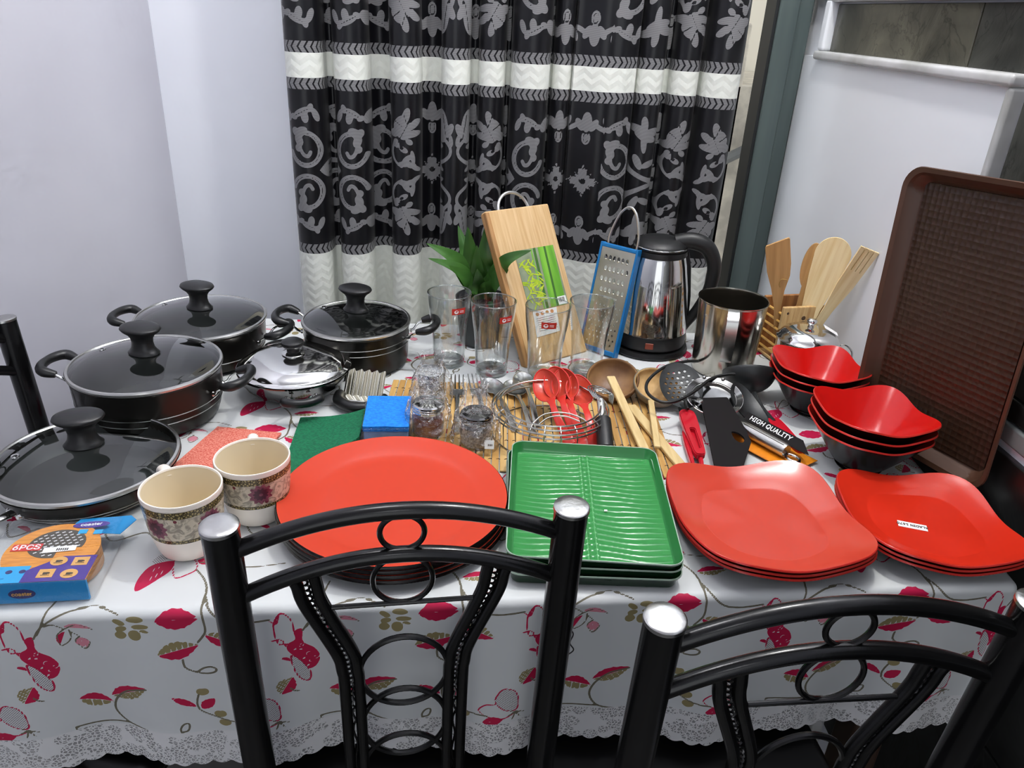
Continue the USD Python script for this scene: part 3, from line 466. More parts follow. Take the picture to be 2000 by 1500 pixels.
def side_handle(t, R, z, ang, reach=0.042, half=0.036, rise=0.018, wire='chrome'):
    """a bakelite loop on two steel wires, riveted to the wall at angle ang"""
    A = rot(ang, [0, 0, 1]); lo = lambda m: m.apply_transform(A)
    h = part(t, 'side_handle', lo(tube(spline([(R + 0.020, -half * 0.80, z + rise * 0.6), (R + reach * 0.95, -half * 0.86, z + rise * 0.9), (R + reach + 0.008, -half * 0.35, z + rise), (R + reach + 0.008, half * 0.35, z + rise), (R + reach * 0.95, half * 0.86, z + rise * 0.9), (R + 0.020, half * 0.80, z + rise * 0.6)], 6), np.interp(np.linspace(0, 1, 31), [0, .15, .5, .85, 1], [0.0050, 0.0080, 0.0068, 0.0080, 0.0050]), 12)), 'bakelite')
    for s in (-1, 1):
        part(h, 'bracket', lo(tube(spline([(R - 0.001, s * half * 0.55, z - 0.006), (R + 0.006, s * half * 0.62, z - 0.004), (R + 0.012, s * half * 0.76, z + 0.004), (R + 0.026, s * half * 0.82, z + rise * 0.7)], 5), 0.0021, 8)), wire, label='steel bracket wire')
        part(h, 'rivet', lo(lathe([(0, 0.003), (0.003, 0.0025), (0.0045, 0), (0, 0)], 14).apply_transform(frame([R + 0.001, s * half * 0.5, z - 0.007], [1, 0, 0], [0, 1, 0]))), wire, label='steel rivet')
def pot(name, label, loc, R, H, rz, lines, hz=None, taper=0.90, handles=(0, 180)):
    t = thing(name, label, 'pot', loc, rz); r0 = R * taper
    part(t, 'body', lathe([(0, 0.001), (r0 - 0.012, 0.0), (r0, 0.006), (r0 + (R - r0) * 0.35, 0.2 * H), (R * 0.985, 0.55 * H), (R, H - 0.003), (R + 0.0025, H), (R - 0.0015, H - 0.001), (R - 0.003, H - 0.004), (R * 0.985 - 0.003, 0.55 * H), (r0 - 0.004, 0.012), (0, 0.006)], 72), 'pot')
    part(t, 'inner_coating', lathe([(R - 0.0035, H - 0.006), (R * 0.985 - 0.0036, 0.55 * H), (r0 - 0.006, 0.014), (0, 0.0078)], 64), 'pot_in')
    for f in lines:
        rr = np.interp(f, [0, 0.2, 0.55, 1], [r0, r0 + (R - r0) * 0.35, R * 0.985, R]); part(t, 'line', ring(rr + 0.0004, 0.0008, f * H, 72, 6), 'potline')
    for a in handles: side_handle(t, R, (hz or 0.72) * H, a)
    return t
def glass_lid(t, z0, R, rz=0, tall=1.0, dome=0.016, label='tinted glass lid'):
    A = rot(rz, [0, 0, 1]); A[2, 3] = z0; rr = np.linspace(1, 0, 14); lo = lambda m: m.apply_transform(A)
    l = part(t, 'lid', lo(lathe([(R * q - 0.003 * (q > 0.9), 0.0025 + dome * (1 - q ** 2)) for q in rr], 80)), 'lidglass', smooth=True, label=label)
    part(l, 'rim', lo(lathe([(R - 0.002, -0.003), (R + 0.0018, -0.002), (R + 0.0024, 0.001), (R + 0.0012, 0.0030), (R - 0.0022, 0.0034), (R - 0.0032, 0.002), (R - 0.002, -0.003)], 80)), 'satin', label='steel rim')
    z = 0.0025 + dome
    part(l, 'knob', lo(lathe([(0, z - 0.001), (0.0235, z - 0.001), (0.0245, z + 0.0015), (0.0210, z + 0.005 * tall), (0.0180, z + 0.010 * tall), (0.0165, z + 0.018 * tall), (0.0175, z + 0.025 * tall), (0.0215, z + 0.031 * tall), (0.0290, z + 0.0365 * tall), (0.0315, z + 0.0395 * tall), (0.0300, z + 0.0425 * tall), (0.021, z + 0.0455 * tall), (0, z + 0.047 * tall)], 44, 1.0, 0.78)), 'bakelite', True)
    part(l, 'vent', lo(lathe([(0.0028, 0), (0.0052, 0.0005), (0.0048, 0.002), (0.0026, 0.0016), (0.0028, 0)], 20).apply_translation([-R * 0.72, 0, 0.0025 + dome * (1 - 0.72 ** 2)])), 'chrome', label='steel vent ring')
PA, PB, PC = (-0.502, 1.083), (-0.494, 1.306), (-0.218, 1.310)
pa = pot('casserole_pot', 'largest black glass-lidded casserole with silver ring lines, behind the skillet at the left', (*PA, TT), 0.1075, 0.083, -6, (0.36, 0.50))
glass_lid(pa, 0.0862, 0.1085, -12)
pb = pot('casserole_pot', 'black glass-lidded casserole in the back left corner against the wall', (*PB, TT), 0.110, 0.073, -8, (0.34,), 0.70)
glass_lid(pb, 0.0762, 0.111, -14)
pc = pot('casserole_pot', 'smallest black glass-lidded casserole with two handles, in front of the curtain', (*PC, TT), 0.0945, 0.077, -5, (0.60, 0.74), 0.84, 0.96)
glass_lid(pc, 0.0802, 0.0955, -20)
# steel kadai with its steel lid
KX = (-0.302, 1.176)
M['kadai'] = mat('mirror_steel_bowl', '7f7f7e', 0.12, 1.0)
kd = thing('kadai', 'small polished steel kadai with steel lid and black knob, between the casseroles', 'wok', (*KX, TT))
prof = [(0.040, 0.0), (0.052, 0.002), (0.070, 0.012), (0.083, 0.027), (0.089, 0.043), (0.0935, 0.046), (0.0935, 0.0475), (0.088, 0.0465), (0.081, 0.029), (0.068, 0.015), (0.05, 0.005), (0, 0.004)]
part(kd, 'body', lathe([(0, 0.0005)] + prof, 72), 'kadai'); part(kd, 'base_band', lathe([(0.052, 0.0022), (0.0535, 0.0035), (0.0525, 0.0048), (0.0515, 0.0040)], 60), 'blackplastic')
for a in (-72, 112): side_handle(kd, 0.0885, 0.036, a, 0.026, 0.030, 0.002)
lo = lambda m: m.apply_translation([0, 0, 0.0480])
lid = part(kd, 'lid', lo(lathe([(0.0915, 0), (0.0920, 0.0012), (0.086, 0.0025), (0.0830, 0.004), (0.0790, 0.011), (0.062, 0.017), (0.035, 0.0205), (0.018, 0.0215), (0, 0.022)], 80)), 'chrome', True, label='shiny steel lid')
part(lid, 'knob_collar', lo(lathe([(0.018, 0.0215), (0.019, 0.0235), (0.012, 0.026), (0, 0.026)], 32)), 'chrome')
part(lid, 'knob', lo(lathe([(0.0105, 0.0245), (0.0098, 0.031), (0.0155, 0.0345), (0.0185, 0.0385), (0.0180, 0.043), (0.0125, 0.0465), (0, 0.0475)], 36)), 'bakelite')
# skillet at the front left
SK = (-0.508, 0.884)
sk = thing('skillet', 'wide shallow black skillet under a glass lid at the front left of the table', 'frying pan', (*SK, TT))
part(sk, 'body', lathe([(0, 0), (0.092, 0), (0.098, 0.004), (0.106, 0.018), (0.112, 0.036), (0.1150, 0.038), (0.112, 0.0385), (0.1095, 0.036), (0.103, 0.018), (0.094, 0.006), (0, 0.004)], 80), 'pot')
part(sk, 'inner_coating', lathe([(0.1085, 0.033), (0.1022, 0.018), (0.092, 0.0066), (0, 0.0046)], 72), 'pot_in')
for zz_ in (0.010, 0.016): part(sk, 'line', ring(np.interp(zz_, [0.004, 0.018], [0.0985, 0.1064]), 0.0007, zz_, 72, 6), 'potline')
hd = part(sk, 'handle', tube(spline([(-0.055, -0.128, 0.030), (-0.075, -0.155, 0.034), (-0.12, -0.205, 0.040), (-0.155, -0.245, 0.042)], 8), np.interp(np.linspace(0, 1, 25), [0, .1, .5, 1], [0.007, 0.0105, 0.0115, 0.0125]), 16, flat=0.75), 'bakelite')
part(hd, 'bracket', tube([(-0.044, -0.103, 0.024), (-0.050, -0.117, 0.026), (-0.058, -0.133, 0.030)], [0.007, 0.006, 0.0065], 12, flat=0.6), 'chrome', label='steel bracket')
for s in (-1, 1): part(hd, 'rivet', lathe([(0, 0.003), (0.003, 0.0025), (0.0045, 0), (0, 0)], 14).apply_transform(frame([-0.0455 + s * 0.009, -0.0985 - s * 0.006, 0.020], [-0.42, -0.9, 0.1], [1, 0, 0])), 'chrome', label='steel rivet')
glass_lid(sk, 0.0412, 0.1125, 15, 1.0, 0.018)

# ================================================================ coaster pack, mugs, pads
M['blue_card'] = mat('blue_card', '0f86c4', 0.35); M['cyan_card'] = mat('cyan_card', '1fa3dc', 0.35); M['purple'] = mat('purple_print', '47308c', 0.35); M['orange_print'] = mat('orange_print', 'e39a3c', 0.4, noise=('c97f2a', 60.0), stretch=(1, 12, 1))
M['cork'] = mat('coaster_wood', 'c08a52', 0.6, noise=('a56f3e', 40.0), stretch=(1, 1, 12)); M['navy'] = mat('navy_print', '2b2a66', 0.4); M['white_print'] = mat('white_print', 'eeeeee', 0.45); M['red_print'] = mat('red_print', 'd0342c', 0.4); M['tan'] = mat('tan_print', 'd9a65c', 0.45); M['dark_print'] = mat('dark_print', '3a3226', 0.5); M['grey_print'] = mat('grey_print', '4a453c', 0.5)
co = thing('coaster_pack', 'blue and orange cardboard pack of six round wooden coasters in clear film', 'coasters', (-0.470, 0.708, TT), 6)
part(co, 'front_flap', rbox(0.116, 0.004, 0.0275, 0.001).apply_translation([-0.004, -0.0515, 0.0140]), 'blue_card')
for k in range(6): part(co, 'coaster', lathe([(0, 0), (0.048, 0), (0.0485, 0.0006), (0.0485, 0.0036), (0.048, 0.0042), (0, 0.0042)], 48).apply_translation([0.001, 0.0, 0.0008 + 0.0044 * k]), 'cork')
top = blob(0.001, 0, 0.0495, 0.0495).union(box(-0.062, -0.053, 0.054, -0.03)).intersection(box(-0.062, -0.0535, 0.056, 0.06))
cv = part(co, 'printed_cover', prism(top, 0.0006, 0.0275), 'orange_print')
part(cv, 'print_cyan', prism(box(-0.062, -0.0535, -0.010, -0.026), 0.0003, 0.0281), 'cyan_card'); part(cv, 'print_purple', prism(Polygon([(-0.012, -0.0535), (0.0535, -0.0535), (0.0535, -0.012), (0.018, -0.012), (-0.012, -0.034)]), 0.0003, 0.0283), 'purple')
tex = blob(0, 0, 0.030, 0.026).difference(box(0.005, -0.03, 0.04, -0.008))
part(cv, 'print_weave', prism(aff.translate(tex, 0.002, 0.012), 0.0002, 0.0281), 'grey_print')
dots = [aff.rotate(aff.translate(box(-0.0018, -0.0007, 0.0018, 0.0007), 0.002 + 0.007 * i + 0.0035 * (j % 2), 0.012 + 0.0052 * j), 30) for i in range(-4, 5) for j in range(-5, 6) if tex.buffer(-0.002).contains(Point(0.007 * i + 0.0035 * (j % 2), 0.0052 * j))]
part(cv, 'print_dots', prism(unary_union(dots), 0.0002, 0.0283), 'white_print')
part(cv, 'badge', prism(box(-0.043, 0.0005, -0.012, 0.0125), 0.0003, 0.0284), 'red_print'); part(cv, 'lettering', words('6PCS', 0.0082, -0.0275, 0.0065, 0.0287, bold=True), 'white_print')
part(cv, 'price_label', prism(aff.rotate(box(-0.008, -0.004, 0.026, 0.0055), 5), 0.0003, 0.0288), 'white_print'); part(cv, 'label_print', prism(unary_union([box(0.006 + 0.0022 * k, -0.002, 0.0072 + 0.0022 * k, 0.002) for k in range(6)]), 0.0002, 0.0291), 'dark_print')
for x, y, sq in ((0.016, -0.0205, 0), (0.039, -0.022, 1), (0.010, -0.0405, 1), (0.034, -0.0425, 0)):
    part(cv, 'icon', prism(box(x - 0.0082, y - 0.007, x + 0.0082, y + 0.007) if sq else blob(x, y, 0.0088, 0.0075), 0.0003, 0.0286), 'tan'); part(cv, 'icon_mark', prism(unary_union([box(x - 0.003, y - 0.002, x + 0.002, y + 0.0015), blob(x + 0.0025, y, 0.0016, 0.0012), box(x - 0.0045, y - 0.0036, x + 0.0045, y - 0.0029)]), 0.0002, 0.0289), 'dark_print')
for k in range(4): part(cv, 'icon', prism(blob(-0.056 + 0.0135 * k, -0.0355, 0.0034, 0.003), 0.0002, 0.0284), 'navy')
part(cv, 'small_print', prism(box(-0.057, -0.0465, -0.030, -0.0452), 0.0002, 0.0284), 'blue_card')
part(co, 'logo_oval', prism(blob(0, 0, 0.0135, 0.0062), 0.0004).apply_transform(frame([-0.012, -0.0535, 0.013], [0, -1, 0], [1, 0, 0])), 'navy'); part(co, 'logo_text', words('coaster', 0.0042, 0, 0, 0.0004, bold=True).apply_transform(frame([-0.012, -0.0537, 0.013], [0, -1, 0], [1, 0, 0])), 'tan')
fl = part(co, 'rear_flap', prism(Polygon([(-0.002, 0.043), (0.062, 0.036), (0.074, 0.060), (0.066, 0.068), (0.01, 0.064)]), 0.0006, 0.018).apply_transform(rot(6, [1, 0, 0])), 'blue_card'); part(cv, 'brand_oval', prism(blob(0.028, 0.0455, 0.020, 0.0062, 4), 0.0004, 0.0284), 'purple'); part(cv, 'brand_text', words('coaster', 0.0048, 0.028, 0.0455, 0.0288, bold=True, ang=4), 'white_print')
for x in (0.023, 0.040): part(cv, 'print_ice_cube', rbox(0.0095, 0.008, 0.0008, 0.0003).apply_translation([x, 0.0325 - (x - 0.023) * 0.1, 0.0286]), 'cyan_card')
W_ = rbox(0.122, 0.116, 0.0285, 0.002, 8); W_ = W_.subdivide().subdivide().subdivide(); n_ = meshkit.fbm(W_.vertices * 55, 3, 3) - 0.5; W_.vertices += np.stack([n_ * 0.004, n_ * 0.004, n_ * 0.0012], 1); part(co, 'clear_film', W_.apply_translation([-0.003, 0.002, 0.0152]), 'wrap_thin', True)

M['mug'] = mat('cream_melamine', 'efe6da', 0.28); M['mug_in'] = mat('cream_melamine_inside', 'e2d3b4', 0.35)
def mug_band(name, seed):
    n = {'tc': ('texture_coordinate', {}), 's': ('separate_xyz', {}), 'n': ('noise_texture', {'scale': 75.0, 'detail': 2.0, 'distortion': 2.2}), 'r': ('rgb_ramp', {'ramp': [(0.40, lin('93897a')), (0.50, lin('b8ad98')), (0.56, lin('cbbfa9'))]}),
         'v': ('voronoi_texture', {'scale': 160.0}), 'vd': ('math', {'math_type': 'less_than', 'value2': 0.28}), 'v2': ('voronoi_texture', {'scale': 300.0, 'feature': 'distance_to_edge'}), 'e': ('rgb_ramp', {'ramp': [(0.0, lin('2c2413')), (0.12, lin('4d4326')), (0.2, lin('9a8a5a')), (1, lin('b09f6c'))]}),
         'hi': ('math', {'math_type': 'greater_than', 'value2': 0.0700}), 'lo': ('math', {'math_type': 'less_than', 'value2': 0.0385}), 'ed': ('math', {'math_type': 'maximum'}), 'm': ('mix', {}), 'vs': ('voronoi_texture', {'scale': 58.0, 'randomness': 0.9}), 'vsd': ('math', {'math_type': 'less_than', 'value2': 0.13}), 'm0': ('mix', {'color2': lin('6e2a35')}), 'p': ('principled_bsdf', {'roughness': 0.25})}
    l = [('tc.object', 's.vector'), ('tc.object', 'n.vector'), ('n.fac', 'r.fac'), ('tc.object', 'v2.vector'), ('v2.distance', 'e.fac'), ('s.z', 'hi.value1'), ('s.z', 'lo.value1'), ('hi.value', 'ed.value1'), ('lo.value', 'ed.value2'), ('tc.object', 'vs.vector'), ('vs.distance', 'vsd.value1'), ('vsd.value', 'm0.fac'), ('r.color', 'm0.color1'), ('m0.color', 'm.color1'), ('e.color', 'm.color2'), ('ed.value', 'm.fac'), ('m.color', 'p.base_color')]
    return usdkit.material(stage, '/World/Looks/' + name, n, l, 'p.BSDF')
M['mug_band'] = mug_band('mug_print_band', 1); M['maroon'] = mat('maroon_flower_print', '63203a', 0.35, noise=('8a4c5e', 220.0)); M['maroon_dark'] = mat('dark_maroon_flower_print', '471a2e', 0.35)
mr = lambda z: np.interp(z, [0, 0.004, 0.012, 0.026, 0.045, 0.086], [0.030, 0.0335, 0.0365, 0.0400, 0.0425, 0.0462])
def mug(label, loc, rz, flowers):
    t = thing('mug', label, 'mug', loc, rz, group='cream mugs with a printed band'); z = np.array([0, 0.002, 0.004, 0.008, 0.012, 0.018, 0.026, 0.035, 0.045, 0.06, 0.075, 0.0845])
    part(t, 'body', lathe([(0, 0.001), (0.029, 0.0)] + [(mr(a), a) for a in z[1:]] + [(0.0455, 0.0862), (0.0440, 0.0862), (0.0432, 0.0842)], 64), 'mug')
    part(t, 'inside', lathe([(0.0436, 0.0850)] + [(mr(a) - 0.0028, a) for a in (0.075, 0.045, 0.026, 0.012)] + [(0.030, 0.0055), (0, 0.0045)], 64), 'mug_in', True)
    b = part(t, 'printed_band', lathe([(mr(a) + 0.00035, a) for a in np.linspace(0.0335, 0.0795, 14)], 96), 'mug_band', True)
    for a0, z0 in flowers:
        for sc, mm, off in ((1.0, 'maroon', 0.0006), (0.62, 'maroon_dark', 0.0009), (0.16, 'maroon', 0.0012)):
            rr = 0.0135 * sc * (1 + 0.15 * np.sin(np.arange(40) * 2 * PI / 40 * 11)); th = np.arange(40) * 2 * PI / 40; Z = z0 + rr * np.sin(th); A = math.radians(a0) + rr * np.cos(th) / 0.044
            ctr = np.array([[(mr(z0) + off) * math.cos(math.radians(a0)), (mr(z0) + off) * math.sin(math.radians(a0)), z0]])
            mids = np.stack([(mr(z0 + (Z - z0) * .5) + off) * np.cos(math.radians(a0) + (A - math.radians(a0)) * .5), (mr(z0 + (Z - z0) * .5) + off) * np.sin(math.radians(a0) + (A - math.radians(a0)) * .5), z0 + (Z - z0) * .5], 1)
            P = np.stack([np.repeat(ctr, 40, 0), mids, np.stack([(mr(Z) + off) * np.cos(A), (mr(Z) + off) * np.sin(A), Z], 1)]); part(b, 'flower_print', grid(P, False, True), mm, True)
    part(t, 'handle', tube(spline([(0.0440, 0, 0.073), (0.058, 0, 0.077), (0.073, 0, 0.070), (0.077, 0, 0.050), (0.068, 0, 0.030), (0.0405, 0, 0.022)], 8), 0.0070, 14, flat=0.75), 'mug')
    return t
m1 = mug('cream mug with a brown floral band, the nearer of two beside the chair post', (-0.336, 0.757, TT), 128, ((118, 0.054), (200, 0.056), (300, 0.054)))
m1_ = mug('cream mug with a brown floral band, the farther one next to the green pad', (-0.2735, 0.826, TT), 105, ((190, 0.056), (75, 0.055), (320, 0.055)))
M['pinkpad'] = mat('glittery_coral_pad', 'c44e3e', 0.75, noise=('e08f7c', 420.0), bump=(500, 0.0006)); M['greenpad'] = mat('green_scouring_pad', '0a5a3c', 0.95, noise=('0d7048', 260.0), bump=(380, 0.0015)); M['bluescour'] = mat('blue_scouring_layer', '0f6fd0', 0.9, noise=('1a86e6', 200.0), bump=(320, 0.0012)); M['bluefoam'] = mat('pale_blue_foam', '7f9ccc', 0.85, bump=(220, 0.0008))
def pad(poly, h, bend, seed=1, res=0.004):
    """a soft pad: polygon cut to a fine mesh, bent upwards in places"""
    m = prism(Polygon(poly).buffer(0.0015).buffer(-0.001), h); m = m.subdivide_to_size(res * 2.2); v = m.vertices; v[:, 2] += bend(v) + 0.0012 * (meshkit.fbm(v * np.array([60, 60, 0]), 2, seed) - 0.2); m.vertices = v; return m
solo('cleaning_cloth', pad([(-0.391, 1.040), (-0.292, 1.026), (-0.322, 0.90), (-0.418, 0.925)], 0.0035, lambda v: 0.0 * v[:, 0]).apply_translation([0, 0, TT]), 'pinkpad', 'coral red glittery cleaning cloth lying flat behind the two mugs', 'cleaning cloth', smooth=40)
solo('scouring_pad', pad([(-0.272, 1.071), (-0.166, 1.088), (-0.170, 0.996), (-0.262, 0.900), (-0.266, 0.945)], 0.006, lambda v: 0.014 * np.clip((v[:, 0] + 0.235) / 0.07, 0, 1) ** 2).apply_translation([0, 0, TT]), 'greenpad', 'dark green scouring pad lying between the mugs and the blue sponge', 'scouring pad', smooth=40)
sp = thing('sponge', 'blue dish sponge with bright blue scouring top in clear wrap', 'sponge', (-0.133, 1.052, TT), 3)
part(sp, 'foam', rbox(0.066, 0.098, 0.024, 0.003).apply_translation([0, 0, 0.0125]), 'bluefoam'); part(sp, 'scouring_layer', pad([(-0.0335, -0.0495), (0.0335, -0.0495), (0.0335, 0.0495), (-0.0335, 0.0495)], 0.0085, lambda v: 0.0 * v[:, 0]).apply_translation([0, 0, 0.0246]), 'bluescour')
W_ = rbox(0.074, 0.106, 0.030, 0.002, 8).subdivide().subdivide().subdivide(); n_ = meshkit.fbm(W_.vertices * 70, 3, 5) - 0.5; W_.vertices += np.stack([n_ * 0.006, n_ * 0.006, n_ * 0.001], 1); part(sp, 'clear_wrap', W_.apply_translation([0, 0, 0.0160]), 'wrap_thin', True)

# ================================================================ plates and bowls
M['red'] = mat('red_melamine', 'c24130', 0.2, specular_ior_level=0.5); M['red2'] = mat('scarlet_melamine', 'cc2d1a', 0.18); M['redround'] = mat('coral_red_melamine', 'c9422d', 0.22); M['redrim'] = mat('red_melamine_rim', 'c8322a', 0.2); M['shell'] = mat('black_melamine', '0d0707', 0.22, specular_ior_level=0.3); M['shell_red'] = mat('dark_red_melamine', '300808', 0.22, specular_ior_level=0.35)
def dish(R, prof, n=4.0, lift=0.0, th=0.003, nth=96, phase=45, sag=0.0, pw=3):
    """rounded-square or round dish. prof: (t, z) from centre to rim; corners rise by lift"""
    a = np.arange(nth) * 2 * PI / nth; k = np.cos(np.radians(0)); c, s = np.abs(np.cos(a)), np.abs(np.sin(a)); rad = R if n == 2 else R * (c ** n + s ** n) ** (-1 / n)
    t = np.array([p[0] for p in prof]); z = np.array([p[1] for p in prof]); corner = 0.5 - 0.5 * np.cos(4 * a)
    # round near the centre, square at the rim
    def surf(dz, shrink):
        P = []
        for ti, zi in zip(t, z):
            mix = ti ** 2; rr = (R * (1 - mix) + rad * mix) * ti - shrink * ti
            P.append(np.stack([rr * np.cos(a), rr * np.sin(a), zi + dz + (lift * corner - sag * (1 - corner)) * ti ** pw + 0 * a], 1))
        return np.array(P)
    return surf
def make_dish(t, R, prof, n, lift, th, face='red', rim='redrim', shell='shell', sag=0.0, pw=3, foot=None):
    S = dish(R, prof, n, lift, th, sag=sag, pw=pw); up = S(th, 0.0012); lo = S(0, 0.0)
    part(t, 'inner_face', grid(up, False, True), face, True)
    e = np.stack([up[-1], (up[-1] + lo[-1]) / 2 * 1.0 + (lo[-1] - up[-1]) * 0 + np.c_[lo[-1][:, :2] * 0.004, np.full(len(up[-1]), th * 0.3)], lo[-1] + np.c_[lo[-1][:, :2] * 0.003, np.zeros(len(up[-1]))]]); part(t, 'rim', grid(e, False, True), rim, True)
    part(t, 'shell', grid(lo[::-1], False, True), shell, True)
    if foot: part(t, 'foot_ring', lathe([(foot, 0.003), (foot + 0.001, 0), (foot + 0.003, 0), (foot + 0.005, 0.003)], 48), shell)
# round plates
rp = thing('round_plate', 'round red plate with black rim, top of the stack behind the near chair', 'plate', (-0.099, 0.8265, TT + 0.0186), 0, 'stack of round red plates')
pr = [(0, 0.0018), (0.3, 0.0018), (0.6, 0.0018), (0.70, 0.0022), (0.76, 0.0045), (0.83, 0.0075), (0.92, 0.0100), (0.985, 0.0125), (1.0, 0.0128)]
make_dish(rp, 0.1460, pr, 2, 0, 0.0042, face='redround', rim='shell', foot=0.085)
for k, nm in enumerate(('second', 'third', 'fourth')): copy(rp, '%s round red plate from the top of its stack, behind the near chair' % nm, loc=(-0.099 + 0.0015 * (k - 1), 0.8265 - 0.001 * k, TT + 0.0186 - 0.0062 * (k + 1)), rz=20 * k)
# square plates with raised corners
qp = thing('square_plate', 'large square red plate with upturned corners, top of its stack beside the leaf trays', 'plate', (0.379, 0.808, TT + 0.0122), 5.5, 'stack of large square red plates')
pr2 = [(0, 0.0016), (0.35, 0.0016), (0.66, 0.0017), (0.69, 0.0026), (0.73, 0.0046), (0.80, 0.0072), (0.9, 0.0115), (0.97, 0.0165), (1.0, 0.0185)]
make_dish(qp, 0.1140, pr2, 4.2, 0.010, 0.0024, shell='shell_red', sag=0.0035, foot=0.062)
for k, nm in enumerate(('middle', 'bottom')): copy(qp, '%s large square red plate of the stack beside the leaf trays' % nm, loc=(0.379 + 0.002 * k, 0.808, TT + 0.0122 - 0.0061 * (k + 1)), rz=5.5 + k)
rs = thing('square_plate', 'square red plate bearing a white price sticker, top of the right-hand stack', 'plate', (0.597, 0.812, TT + 0.0122), -2, 'stack of small square red plates')
make_dish(rs, 0.1005, [(a, b * 0.85 + 0.0002) for a, b in pr2], 4.2, 0.009, 0.0024, face='red2', shell='shell_red', sag=0.003, foot=0.055)
stk = part(rs, 'price_sticker', rbox(0.036, 0.0135, 0.0005, 0.0002).apply_translation([0, 0, 0.0044]).apply_transform(rot(-16, [0, 0, 1])).apply_translation([-0.018, -0.006, 0]), 'white_print', label='white price sticker')
part(stk, 'sticker_print', words('ALADIN 1670', 0.0042, 0, 0, 0, bold=True, ang=180 - 16).apply_translation([-0.018, -0.006, 0.00462]), 'dark_print')
for k, nm in enumerate(('middle', 'bottom')):
    q = thing('square_plate', '%s small square red plate of the right-hand stack' % nm, 'plate', (0.597 + 0.001 * k, 0.812, TT + 0.0122 - 0.0061 * (k + 1)), -2 + k, 'stack of small square red plates'); make_dish(q, 0.1005, [(a, b * 0.85 + 0.0002) for a, b in pr2], 4.2, 0.009, 0.0024, face='red2', shell='shell_red', sag=0.003, foot=0.055)
# bowls
pr3 = [(0, 0.002), (0.25, 0.0022), (0.42, 0.0050), (0.55, 0.0125), (0.70, 0.028), (0.85, 0.046), (1.0, 0.064)]
M['redbowl'] = mat('deep_red_melamine', 'c41410', 0.2)
bw = thing('square_bowl', 'square red bowl with wavy rim, top of the nearer bowl stack', 'bowl', (0.590, 0.985, TT + 0.0286), 6, 'nearer stack of square red bowls')
make_dish(bw, 0.0740, pr3, 4.5, 0.006, 0.0024, face='redbowl', sag=0.0035, pw=2, foot=0.030)
for k, nm in enumerate(('middle', 'bottom')): copy(bw, '%s red and black square bowl of the nearer bowl stack' % nm, loc=(0.589 - 0.001 * k, 0.984, TT + 0.0286 - 0.0143 * (k + 1)), rz=6 + k)
copy(bw, 'square red bowl with wavy rim, top of the farther bowl stack by the steel mug', loc=(0.582, 1.165, TT + 0.0286 * 0.93), rz=3, scale=0.93, group='farther stack of square red bowls')
for k, nm in enumerate(('middle', 'bottom')): copy(bw, '%s red and black square bowl of the farther bowl stack' % nm, loc=(0.581, 1.164, TT + 0.93 * (0.0286 - 0.0143 * (k + 1))), rz=3 - k, scale=0.93, group='farther stack of square red bowls')
